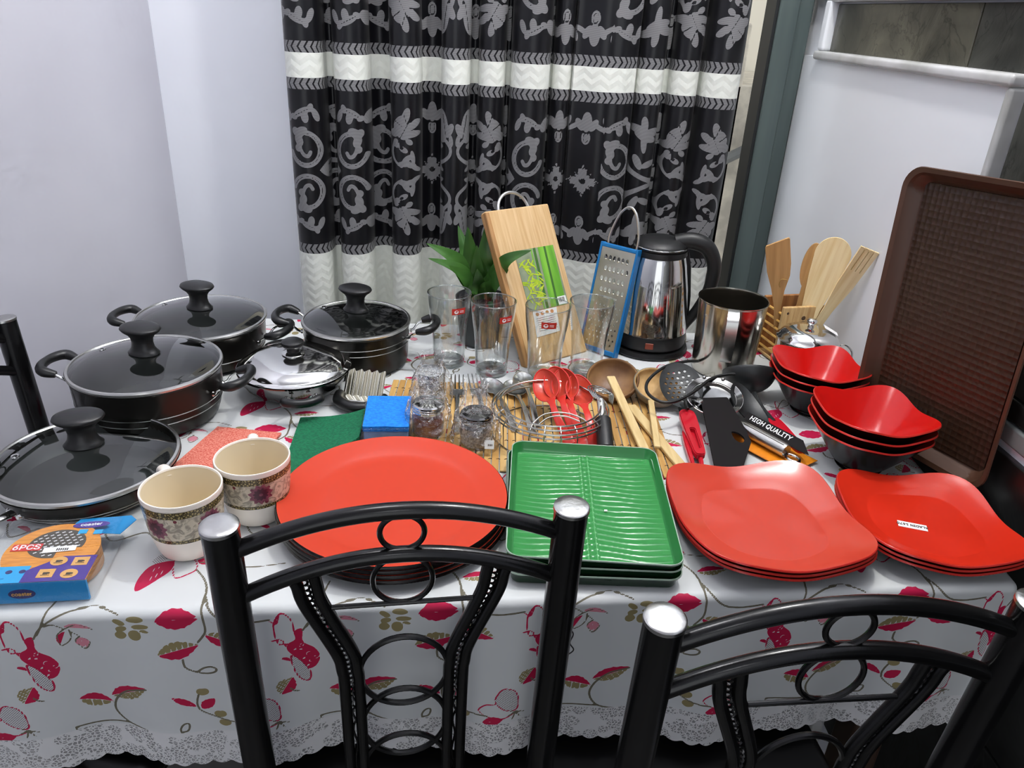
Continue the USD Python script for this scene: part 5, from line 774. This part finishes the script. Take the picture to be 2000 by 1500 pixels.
def bowl_spoon(t, L, a, b, dep, m_in, m_out, hw, arch, edge=None, th=0.001):
    """spoon along +y: bowl centre at the far end, handle reaching back to y=-L"""
    u = np.linspace(0, 1, 10); w = np.arange(40) * 2 * PI / 40; P = np.array([[(q * a * math.sin(k) * (1 - 0.12 * q * math.cos(k)), q * b * math.cos(k), dep * q ** 2) for k in w] for q in u]); part(t, 'bowl', grid(P, False, True) if False else cat([grid(P[::-1] + [0, 0, th], False, True)]), m_in, True)
    part(t, 'bowl_back', grid(P, False, True), m_out, True); e = P[-1] + [0, 0, th / 2]; part(t, 'bowl_edge', tube(e, th * 0.75, 6, True), edge or m_in)
    n = 24; q = np.linspace(0, 1, n); y = -b * 0.93 - q * L; z = dep + arch * np.sin(PI * np.clip(q * 1.15, 0, 1)) - (dep * 0.55) * q; hwid = np.interp(q, [0, .15, .6, 1], [hw * 1.1, hw * 0.6, hw * 0.8, hw * 1.2])
    part(t, 'handle', tube(np.stack([0 * q, y, z], 1), hwid, 12, flat=min(0.35, 0.0013 / hw), up=(0, 0, 1)), edge or m_in)
# steel spoons and forks
M['cutlery'] = mat('steel_cutlery', 'c4c4c0', 0.2, 1.0)
def lay(x, y, z, ang, tilt=0): T_ = rot(ang, [0, 0, 1]) @ rot(tilt, [1, 0, 0]); T_[:3, 3] = (x, y, z); return T_
s0 = thing('table_spoon', 'steel table spoon, leftmost of three, beside the forks', 'spoon', M4=lay(0.030, 1.196, MT + 0.001, 14, 1), group='steel spoons on the mat'); bowl_spoon(s0, 0.125, 0.0195, 0.029, 0.007, 'cutlery', 'cutlery', 0.0055, 0.007)
copy(s0, 'steel table spoon, middle one of three, nearest the wire rack', M4=lay(0.068, 1.190, MT + 0.001, 10, 1)); copy(s0, 'steel table spoon, farthest back of three, beside the red spoons', M4=lay(0.086, 1.212, MT + 0.006, 6, 3))
def fork(label, M4):
    t = thing('table_fork', label, 'fork', M4=M4, group='steel forks behind the wrapped shakers')
    head = box(-0.0125, -0.018, 0.0125, 0.0).union(blob(0, -0.017, 0.0125, 0.008)); part(t, 'head', prism(head, 0.0014, 0.004), 'cutlery')
    for k in range(4): part(t, 'tine', tube(spline([(-0.0106 + 0.00707 * k, -0.002, 0.0047), (-0.0106 + 0.00707 * k, 0.022, 0.0062), (-0.0106 + 0.00707 * k, 0.046, 0.0115)], 5), np.interp(np.linspace(0, 1, 11), [0, .8, 1], [0.0017, 0.0014, 0.0007]), 7), 'cutlery')
    part(t, 'handle', tube([(0, -0.020, 0.0047), (0, -0.06, 0.0075), (0, -0.10, 0.005), (0, -0.145, 0.0022)], [0.0045, 0.003, 0.004, 0.006], 10, flat=0.3, up=(0, 0, 1)), 'cutlery'); return t
fork('steel table fork, left one of two behind the wrapped shakers', lay(-0.030, 1.186, MT - 0.0012, 2)); fork('steel table fork, right one of two behind the wrapped shakers', lay(0.004, 1.192, MT - 0.0012, 8))
# red and black melamine soup spoons
def soup(label, M4):
    t = thing('soup_spoon', label, 'spoon', M4=M4, group='red and black soup spoons'); bowl_spoon(t, 0.090, 0.0215, 0.0330, 0.013, 'red', 'shell', 0.0078, 0.012, 'redrim', 0.0016); return t
for (x, y, z, an, ti, ro), nm in zip([(0.121, 1.118, 0.797, 15, 21, -36), (0.138, 1.121, 0.800, 13, 22, -32), (0.150, 1.114, 0.800, 11, 22, -28), (0.168, 1.100, 0.796, 8, 20, -6)], ('leftmost', 'second from the left', 'third from the left', 'rightmost and most open')):
    soup('red and black soup spoon, %s of the four' % nm, lay(x, y, z, an, ti) @ rot(ro, [0, 1, 0]))
# wire rack
M['wire'] = mat('chromed_wire', 'c9c9c4', 0.18, 1.0)
wr = thing('wire_rack', 'round chromed wire basket ring standing on the bamboo mat', 'wire basket', (0.118, 1.052, MT))
for R, z in ((0.084, 0.050), (0.0775, 0.0535), (0.0905, 0.0460), (0.0880, 0.0380)): part(wr, 'hoop', ring(R, 0.0014, z, 64, 7), 'wire')
part(wr, 'inner_hoop', tube(spline([(-0.03, -0.055, 0.046), (-0.012, -0.038, 0.052), (0.018, -0.033, 0.053), (0.045, -0.045, 0.050), (0.056, -0.064, 0.046)], 8), 0.0011, 7), 'wire'); part(wr, 'inner_hoop', tube(spline([(-0.022, -0.060, 0.046), (-0.006, -0.046, 0.051), (0.018, -0.042, 0.052), (0.040, -0.052, 0.049)], 8), 0.0011, 7), 'wire')
for a in np.radians([200, 216, 232, 246, 260, 276, 292, 320, 20, 60, 100, 140]): part(wr, 'upright', tube([(0.0775 * math.cos(a), 0.0775 * math.sin(a), 0.0535), (0.087 * math.cos(a), 0.087 * math.sin(a), 0.048), (0.0915 * math.cos(a), 0.0915 * math.sin(a), 0.038), (0.0885 * math.cos(a), 0.0885 * math.sin(a), 0.0012)], 0.001, 6), 'wire')
part(wr, 'foot_wire', ring(0.0885, 0.001, 0.0012, 64, 6), 'wire')
# whisk-like masher with black grip
wm = thing('wire_masher', 'bent wire masher with black grip lying over the wire rack edge', 'masher', (0, 0, 0))
for k in range(4): y0 = 1.093 - 0.004 * k; part(wm, 'wire_bend', tube(spline([(0.186 + 0.003 * k, y0 - 0.03, MT + 0.058), (0.180 + 0.003 * k, y0 - 0.002, MT + 0.062), (0.196 + 0.003 * k, y0 + 0.006 - 0.004 * k, MT + 0.060), (0.212 + 0.002 * k, y0 - 0.006, MT + 0.058), (0.210 + 0.001 * k, y0 - 0.035, MT + 0.056)], 6), 0.0012, 7), 'wire')
part(wm, 'shank', tube([(0.196, 1.060, MT + 0.056), (0.1955, 1.030, MT + 0.047), (0.1955, 1.010, MT + 0.040)], 0.006, 14, flat=0.6), 'satin'); part(wm, 'grip', tube(spline([(0.1955, 1.020, MT + 0.043), (0.1955, 1.000, MT + 0.036), (0.1950, 0.975, MT + 0.026), (0.1945, 0.9660, MT + 0.022)], 6), [0.0090] + [0.0125] * 17 + [0.010], 18), 'blackplastic')
# salt shakers in plastic
M['shakerglass'] = pane('shaker_glass', (0.86, 0.87, 0.88), 1.5, edge=(0.45, 0.46, 0.47)); M['salt'] = mat('coarse_salt', 'd8d4d4', 0.6, noise=('8a868c', 300.0), bump=(300, 0.003)); M['redband'] = mat('maroon_contents', '8a3230', 0.4); M['barcode'] = mat('label_paper', 'dcdcd8', 0.6)
def crumple(R, H, seed, lean=(0, 0)):
    zs = np.array([0.0006, 0.012, 0.03, 0.05, 0.065, 0.080, 0.095, 0.11]) / 0.11 * H; rs = np.array([1.18, 1.22, 1.15, 1.12, 1.0, 0.72, 0.50, 0.72]) * R; zf = np.linspace(zs[0], zs[-1], 44); a = np.arange(72) * 2 * PI / 72; r = np.interp(zf, zs, rs)
    P = np.stack([r[:, None] * np.cos(a), r[:, None] * np.sin(a), np.repeat(zf[:, None], 72, 1)], -1); n = meshkit.fbm(P * 75, 4, seed) - 0.5; k = (1 + 0.40 * n * np.clip(zf / 0.006, 0, 1)[:, None] + 0.10 * np.sin(a * 9 + 5 * n) * np.clip((zf - H * .55) / (H * .3), 0, 1)[:, None]); P[..., :2] *= k[..., None]; P[..., 2] += 0.006 * (meshkit.fbm(P * 60, 3, seed + 9) - 0.5) * np.clip(zf / 0.02, 0, 1)[:, None]; q = np.clip(zf / H - 0.5, 0, 1) * 2; P[..., 0] += lean[0] * q[:, None]; P[..., 1] += lean[1] * q[:, None]; return grid(P, False, True)
def shaker(label, loc, fill, lid_, seed, lean, H):
    t = thing('shaker', label, 'shaker', loc); part(t, 'jar', lathe([(0, 0.0012), (0.022, 0.0012), (0.0245, 0.004), (0.0245, 0.034), (0.022, 0.040), (0.0215, 0.046), (0, 0.046)], 40), 'shakerglass', True)
    part(t, 'contents', lathe([(0, 0.003), (0.0215, 0.003), (0.0228, 0.006), (0.0228, 0.033), (0, 0.035)], 36), fill); l = part(t, 'lid', lathe([(0.0235, 0.040), (0.0245, 0.0415), (0.0245, 0.052), (0.0225, 0.0545), (0.010, 0.0575), (0, 0.058)], 40), lid_); part(l, 'lid_bead', ring(0.0245, 0.0009, 0.045, 40, 6), lid_); part(l, 'lid_bead', ring(0.0245, 0.0009, 0.049, 40, 6), lid_)
    part(t, 'clear_wrap', crumple(0.031, H, seed, lean), 'wrap', True); return t
shaker('plastic-wrapped shaker with maroon contents beside the blue sponge', (-0.070, 1.040, MT), 'redband', 'chrome', 3, (-0.004, 0.045), 0.085)
k2 = shaker('plastic-wrapped shaker of white salt in front of the forks', (0.004, 1.012, MT), 'salt', 'kadai', 8, (-0.004, 0.040), 0.085); tg = part(k2, 'wrap_label', rbox(0.014, 0.0006, 0.013, 0.0002).apply_transform(rot(-25, [1, 0, 0])).apply_translation([0.020, -0.034, 0.018]), 'barcode', label='small white barcode label'); part(tg, 'label_bars', cat([bx(0.018 + 0.0018 * k, 0.019 + 0.0018 * k, -0.0352, -0.0348, 0.0145, 0.0195) for k in range(4)]).apply_translation([0, 0, 0.0]), 'dark_print')
gb = thing('glass_cup', 'clear ribbed cup in crumpled plastic behind the maroon shaker', 'cup', (-0.072, 1.150, MT)); part(gb, 'cup', lathe([(0, 0.001), (0.019, 0.001), (0.021, 0.004), (0.024, 0.055), (0.0228, 0.055), (0.0198, 0.006), (0, 0.005)], 40), 'shakerglass', True); part(gb, 'clear_wrap', crumple(0.030, 0.080, 15, (0.0, 0.01)), 'wrap', True)
# crinkle cutter left of the sponge
M['crinkle'] = mat('crinkle_steel', 'd8d5c6', 0.16, 1.0)
cc = thing('crinkle_cutter', 'wavy steel crinkle cutter with dark handle behind the blue sponge', 'cutter', (-0.186, 1.145, TT), -8)
u_ = np.linspace(-0.033, 0.033, 90); wv = 0.0045 * np.sin(u_ / 0.066 * 2 * PI * 5); P = np.stack([np.stack([u_, wv + s * 0.030 + o, np.full(90, 0.008 + 0.034 * s + o * 0.3)], 1) for s, o in ((0, 0), (0.5, 0), (1, 0), (1, 0.0012), (0.5, 0.0012), (0, 0.0012))]); part(cc, 'blade', grid(P, True, False), 'crinkle', True)
part(cc, 'handle', tube(spline([(-0.036, -0.006, 0.012), (-0.030, -0.030, 0.012), (0.0, -0.046, 0.012), (0.034, -0.032, 0.012), (0.038, -0.006, 0.012)], 8), 0.0095, 14), 'bakelite'); part(cc, 'frame_plate', rbox(0.074, 0.022, 0.004, 0.0015).apply_translation([0, -0.008, 0.0075]), 'chrome')

# ================================================================ ladles and nylon tools
M['coco'] = mat('coconut_shell', '7c5a3c', 0.5, noise=('4e3524', 18.0, 5.0), bump=(60, 0.001)); M['coco_in'] = mat('coconut_inside', 'a07a50', 0.45, noise=('75543a', 22.0, 5.0)); M['coco2'] = mat('grey_coconut_shell', '8c8270', 0.45, noise=('6e6554', 16.0, 4.0)); M['coco2_in'] = mat('sandy_coconut_inside', 'd6b27c', 0.6, noise=('c09a62', 60.0, 4.0)); M['stick'] = mat('raw_wood_stick', 'd8c08c', 0.6, noise=('c6aa74', 20.0, 4.0), stretch=(6, 0.4, 6)); M['redhandle'] = mat('red_plastic_handle', 'bb1a2a', 0.2)
def coconut(t, c, R, dep, n, m_o, m_i):
    F = frame(c, n, [1, 0, 0]); k = np.linspace(0, 1, 14); out = [(R * math.sin(a), -dep * math.cos(a)) for a in k * PI / 2]; inn = [((R - 0.004) * math.sin(a), -(dep - 0.004) * math.cos(a)) for a in k * PI / 2]
    part(t, 'shell', lathe(out + [(R - 0.002, 0.0012)], 48).apply_transform(F), m_o, True); part(t, 'inside', lathe([(R - 0.002, 0.0012)] + inn[::-1], 48).apply_transform(F), m_i, True)
def stick(p0, p1, w, h, up=(0, 0, 1)):
    p0, p1 = np.asarray(p0, float), np.asarray(p1, float); L = np.linalg.norm(p1 - p0); return rbox(w, h, L, min(w, h) * 0.3).apply_translation([0, 0, L / 2]).apply_transform(frame(p0, p1 - p0, np.cross(p1 - p0, up)))
c1 = thing('coconut_ladle', 'brown coconut shell ladle with pale stick handle, next to the red spoons', 'ladle', (0, 0, 0)); coconut(c1, (0.238, 1.193, TT + 0.034), 0.0460, 0.034, (-0.12, -0.42, 0.9), 'coco', 'coco_in'); part(c1, 'handle', stick((0.2365, 1.205, TT + 0.030), (0.262, 0.972, TT + 0.0075), 0.015, 0.0065), 'stick')
c2 = thing('coconut_ladle', 'grey coconut shell ladle with sandy inside under the black skimmer', 'ladle', (0, 0, 0)); coconut(c2, (0.314, 1.176, TT + 0.031), 0.0430, 0.031, (0.10, -0.35, 0.93), 'coco2', 'coco2_in'); part(c2, 'handle', stick((0.298, 1.150, TT + 0.018), (0.276, 0.985, TT + 0.020), 0.010, 0.005), 'stick')
ws = thing('wooden_stirrer', 'flat pale wooden stirrer lying slantwise beside the green trays', 'stirrer', (0, 0, 0)); part(ws, 'blade', stick((0.262, 1.135, TT + 0.0110), (0.309, 0.955, TT + 0.0052), 0.017, 0.006), 'stick')
# skimmer: black perforated head on a grey stem with red handle
sc_ = blob(0, 0, 0.036, 0.046).difference(unary_union([Point(0.0095 * i + (0.0047 if j % 2 else 0), 0.0095 * j).buffer(0.0024) for i in range(-3, 4) for j in range(-4, 4) if (0.0095 * i + (0.0047 if j % 2 else 0)) ** 2 / 0.028 ** 2 + (0.0095 * j) ** 2 / 0.036 ** 2 < 1]))
def skim(t, M4):
    m = prism(sc_, 0.0018).subdivide_to_size(0.006); v = m.vertices.copy(); v[:, 2] += 7.0 * (v[:, 0] ** 2 + 0.6 * v[:, 1] ** 2); m.vertices = v; return m.apply_transform(M4)
s_ = thing('skimmer', 'black perforated nylon skimmer with red handle below the kettle cord', 'skimmer', (0, 0, 0)); FH = frame((0.352, 1.170, TT + 0.030), (-0.10, -0.52, 0.85), (1, 0.1, 0.1)); part(s_, 'head', skim(s_, FH), 'softblack', 25)
part(s_, 'stem', tube(spline([(0.347, 1.136, TT + 0.013), (0.350, 1.122, TT + 0.012), (0.3485, 1.095, TT + 0.014)], 5), 0.0042, 10, flat=1.4), 'softblack')
def redgrip(t, p0, p1, w, slot=True):
    p0, p1 = np.asarray(p0, float), np.asarray(p1, float); L = np.linalg.norm(p1 - p0); out = Polygon(spline([(-w * 0.40, 0), (-w * 0.52, L * 0.25), (-w * 0.40, L * 0.75), (-w * 0.30, L * 0.97), (0, L), (w * 0.30, L * 0.97), (w * 0.40, L * 0.75), (w * 0.52, L * 0.25), (w * 0.40, 0)], 6, True)).buffer(0)
    if slot: out = out.difference(LineString([(0, L * 0.45), (0, L * 0.84)]).buffer(w * 0.15))
    core = prism(out.buffer(-0.0012), 0.0105, -0.00525); sk_ = prism(out, 0.0065, -0.00325); F = frame(p0, np.cross((p1 - p0), [0, 0, 1.0]), [0, 0, 1.0]); F = np.eye(4); yd = (p1 - p0) / L; F[:3, 1] = yd; xd = np.cross(yd, [0, 0, 1.0]); xd /= np.linalg.norm(xd); F[:3, 0] = xd; F[:3, 2] = np.cross(xd, yd); F[:3, 3] = p0
    return part(t, 'grip', cat([core, sk_]).apply_transform(F), 'redhandle', label='glossy red handle')
redgrip(s_, (0.349, 1.106, TT + 0.016), (0.340, 0.975, TT + 0.012), 0.026)
s2 = thing('slotted_turner', 'second red-handled nylon tool tucked under the skimmer handle', 'turner', (0, 0, 0)); redgrip(s2, (0.344, 1.060, TT + 0.0062), (0.328, 0.925, TT + 0.0058), 0.024); part(s2, 'stem', tube([(0.3445, 1.066, TT + 0.005), (0.350, 1.145, TT + 0.0052)], 0.0042, 10, flat=0.9), 'softblack')
# black ladle and broad spoon
n1 = thing('nylon_ladle', 'black nylon soup ladle with red handle below the utensil holder', 'ladle', (0, 0, 0)); k_ = np.linspace(0, 1, 14); FN = frame((0.482, 1.212, TT + 0.047), (0.05, 0.62, 0.78), (1, 0, 0)); pr_ = [(0.046 * math.sin(a), -0.040 * math.cos(a)) for a in k_ * PI / 2] + [(0.0445, 0.0005)] + [(0.0435 * math.sin(a), -0.0375 * math.cos(a)) for a in k_[::-1] * PI / 2]; part(n1, 'bowl', lathe(pr_, 48).apply_transform(FN), 'softblack', True); part(n1, 'stem', tube(spline([(0.482, 1.172, TT + 0.022), (0.486, 1.135, TT + 0.012), (0.494, 1.095, TT + 0.0075)], 6), 0.0052, 10, flat=1.3), 'softblack'); redgrip(n1, (0.4935, 1.103, TT + 0.0075), (0.508, 1.005, TT + 0.0065), 0.024, False)
n2 = thing('serving_spoon', 'broad dark grey nylon serving spoon between strainer and black ladle', 'spoon', (0, 0, 0)); m = prism(blob(0, 0, 0.027, 0.050, 0), 0.0022).subdivide_to_size(0.006); v = m.vertices.copy(); v[:, 2] += 12 * (v[:, 0] ** 2 + 0.5 * v[:, 1] ** 2); m.vertices = v; part(n2, 'bowl', m.apply_transform(frame((0.452, 1.118, TT + 0.016), (0.28, -0.30, 0.90), (1, 0.35, 0))), 'softblack', 25); part(n2, 'stem', tube([(0.458, 1.072, TT + 0.011), (0.464, 1.050, TT + 0.006)], 0.004, 8), 'softblack')
# strainer dish
sd = thing('steel_strainer', 'small round steel strainer dish leaning behind the black blade guard', 'strainer', M4=frame((0.399, 1.130, TT + 0.036), (-0.05, -0.28, 0.95), (1, 0, 0))); part(sd, 'dish', lathe([(0.046, 0.0), (0.0475, 0.001), (0.046, 0.002), (0.038, -0.001), (0.0355, -0.008), (0.030, -0.010), (0, -0.011)], 56), 'kadai', 30); part(sd, 'under', lathe([(0.046, 0.0), (0.037, -0.0025), (0.0345, -0.009), (0.030, -0.0115), (0, -0.0125)][::-1], 56), 'satin'); part(sd, 'rim_wire', ring(0.0468, 0.0011, 0.0008, 56, 8), 'chrome')
for a in (60, 100): part(sd, 'lug', trimesh.creation.uv_sphere(0.0032, count=[8, 12]).apply_translation([0.046 * math.cos(math.radians(a)), 0.046 * math.sin(math.radians(a)), 0.002]), 'chrome')
# black blade guard
kb = thing('scraper', 'flat black plastic scraper with an orange-showing thumb hole and hook', 'scraper', M4=frame((0.392, 1.030, TT + 0.020), (-0.02, -0.10, 0.99), (1, -0.05, 0)))
sh = Polygon([(-0.020, 0.100), (0.028, 0.105), (0.030, 0.102), (0.040, 0.010), (0.041, -0.020), (0.006, -0.092), (0.002, -0.095), (-0.038, -0.094), (-0.040, -0.090), (-0.024, 0.096)]); sh = sh.difference(Polygon(spline([(0.012, 0.004), (0.024, 0.002), (0.031, -0.012), (0.024, -0.024), (0.013, -0.016)], 6, True)))
M['matteblack'] = mat('matte_black_plastic', '100c0d', 0.7, specular_ior_level=0.2); sh = aff.scale(sh, 0.86, 1.0, origin=(0, 0)); part(kb, 'blade', prism(sh, 0.003), 'matteblack'); part(kb, 'hook', tube(spline([(-0.018, 0.092, 0.002), (-0.034, 0.100, 0.003), (-0.047, 0.088, 0.002), (-0.046, 0.070, -0.001)], 6), 0.0026, 10), 'blackplastic'); part(kb, 'rivet', lathe([(0, 0.003), (0.005, 0.002), (0.0065, 0), (0, 0)], 16).apply_translation([-0.024, 0.090, 0.003]), 'satin')
# peeler on its orange card
M['orangecard'] = mat('orange_card', 'e58a12', 0.45, noise=('d2760c', 30.0))
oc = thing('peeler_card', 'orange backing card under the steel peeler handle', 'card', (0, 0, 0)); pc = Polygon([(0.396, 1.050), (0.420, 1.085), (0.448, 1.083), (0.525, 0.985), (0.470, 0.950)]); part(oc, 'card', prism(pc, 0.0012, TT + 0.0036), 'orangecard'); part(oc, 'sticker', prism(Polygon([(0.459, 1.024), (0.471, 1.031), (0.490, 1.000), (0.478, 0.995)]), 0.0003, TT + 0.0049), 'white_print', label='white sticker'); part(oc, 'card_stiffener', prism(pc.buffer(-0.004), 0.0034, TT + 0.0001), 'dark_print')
pe = thing('peeler', 'round steel-handled peeler with hanging ring on the orange card', 'peeler', (0, 0, 0)); a_, b_ = np.array([0.4245, 1.070, TT + 0.0165]), np.array([0.4760, 0.990, TT + 0.0165]); d_ = (b_ - a_) / np.linalg.norm(b_ - a_); L_ = np.linalg.norm(b_ - a_)
part(pe, 'handle', lathe([(0, 0), (0.0075, 0), (0.0085, 0.006), (0.0105, 0.012), (0.0110, 0.03), (0.0112, L_ - 0.004), (0.0100, L_), (0, L_)], 32).apply_transform(frame(a_, d_, [0, 0, 1.0])), 'satin'); sdv = np.array([-d_[1], d_[0], 0])
for s in (-0.0045, 0.0045): part(pe, 'groove', tube([a_ + d_ * 0.014 + sdv * s + [0, 0, 0.0098], b_ - d_ * 0.004 + sdv * s + [0, 0, 0.0102]], 0.0006, 6), 'dark_print')
part(pe, 'hang_ring', tube([b_ + d_ * (0.012 + 0.012 * math.cos(q)) + sdv * 0.008 * math.sin(q) - [0, 0, 0.006] for q in np.arange(24) * 2 * PI / 24], 0.0022, 8, True), 'chrome'); part(pe, 'neck', tube([a_ - d_ * 0.016 - [0, 0, 0.002], a_ + d_ * 0.002], [0.003, 0.0045], 10), 'satin')
q0, q1 = np.array([0.4375, 1.078, TT + 0.0245]), np.array([0.4930, 0.992, TT + 0.0245]); dq = (q1 - q0) / np.linalg.norm(q1 - q0); nq = np.array([-dq[1], dq[0], 0]); nq = nq * 0.80 + np.array([0, 0, 0.60])
FQ = np.eye(4); FQ[:3, 0] = dq; FQ[:3, 1] = nq; FQ[:3, 2] = np.cross(dq, nq); FQ[:3, 3] = q0
hq = thing('display_card', 'narrow black card lettered HIGH QUALITY tucked behind the steel peeler', 'card', M4=FQ); LQ = np.linalg.norm(q1 - q0)
part(hq, 'card', prism(Polygon([(-0.004, 0.012), (0.0, -0.002), (LQ, -0.006), (LQ + 0.022, -0.004), (LQ, 0.0125)]), 0.0012, -0.0012), 'matteblack'); part(hq, 'lettering', words('HIGH QUALITY', 0.0078, 0.047, 0.0052, 0.0001, 0.0004, True), 'white_print', label='white capitals reading HIGH QUALITY')
# black thread hanging over the table edge
solo('thread', tube(spline([(0.1195, 0.700, TT + 0.002), (0.1185, 0.676, TT - 0.001), (0.119, 0.6655, 0.735), (0.116, 0.661, 0.722), (0.121, 0.660, 0.712), (0.118, 0.6585, 0.700), (0.123, 0.6580, 0.690), (0.117, 0.6575, 0.683)], 6), 0.0008, 6), 'blackplastic', 'short black thread hanging over the front table edge below the leaf trays', 'thread')

# ================================================================ brown tray leaning on the right wall
M['traybrown'] = usdkit.material(stage, '/World/Looks/brown_tray', {'tc': ('texture_coordinate', {}), 'ck': ('voronoi_texture', {'scale': 105.0, 'randomness': 0.0}), 'b': ('bump', {'distance': 0.0022, 'strength': 0.9}), 'p': ('principled_bsdf', {'base_color': lin('33201500'[:6]), 'roughness': 0.36})}, [('tc.object', 'ck.vector'), ('ck.distance', 'b.height'), ('b.normal', 'p.normal')], 'p.BSDF')
M['trayedge'] = mat('brown_tray_edge', '4b3123', 0.4)
TU = np.array([0.2944, -0.9536, 0.0629]); TU /= np.linalg.norm(TU); TV = np.array([0.004, -0.0646, -0.9979]); TV -= TU * (TV @ TU); TV /= np.linalg.norm(TV)
FT = np.eye(4); FT[:3, 0], FT[:3, 1], FT[:3, 2] = TU, TV, np.cross(TU, TV); FT[:3, 3] = np.array([0.650, 1.149, 1.172]) + TU * 0.1295 + TV * 0.2075
ty = thing('serving_tray', 'large dark brown plastic serving tray leaning against the right wall', 'tray', M4=FT); sg = 1.0 if np.cross(TU, TV)[0] < 0 else -1.0
hx, hy = 0.1295, 0.2075
def rr_(hx, hy, r, z, n=8): return [(cx_ + r * math.cos(a), cy_ + r * math.sin(a), z) for cx_, cy_, a0 in ((hx - r, hy - r, 0), (-hx + r, hy - r, 90), (-hx + r, -hy + r, 180), (hx - r, -hy + r, 270)) for a in np.radians(a0 + np.linspace(0, 90, n))]
R_ = np.array([rr_(hx - 0.022, hy - 0.022, 0.018, 0.0), rr_(hx - 0.017, hy - 0.017, 0.022, 0.002), rr_(hx - 0.007, hy - 0.007, 0.028, 0.022), rr_(hx, hy, 0.032, 0.0245), rr_(hx + 0.001, hy + 0.001, 0.033, 0.0225), rr_(hx - 0.008, hy - 0.008, 0.030, 0.018), rr_(hx - 0.020, hy - 0.020, 0.024, -0.0022), rr_(hx - 0.025, hy - 0.025, 0.018, -0.003)]); R_[..., 2] *= sg
part(ty, 'rim_wall', grid(R_, False, True), 'trayedge', 40); part(ty, 'tray_face', bx(-hx + 0.0222, hx - 0.0222, -hy + 0.0222, hy - 0.0222, -0.003, 0.0), 'traybrown', False)
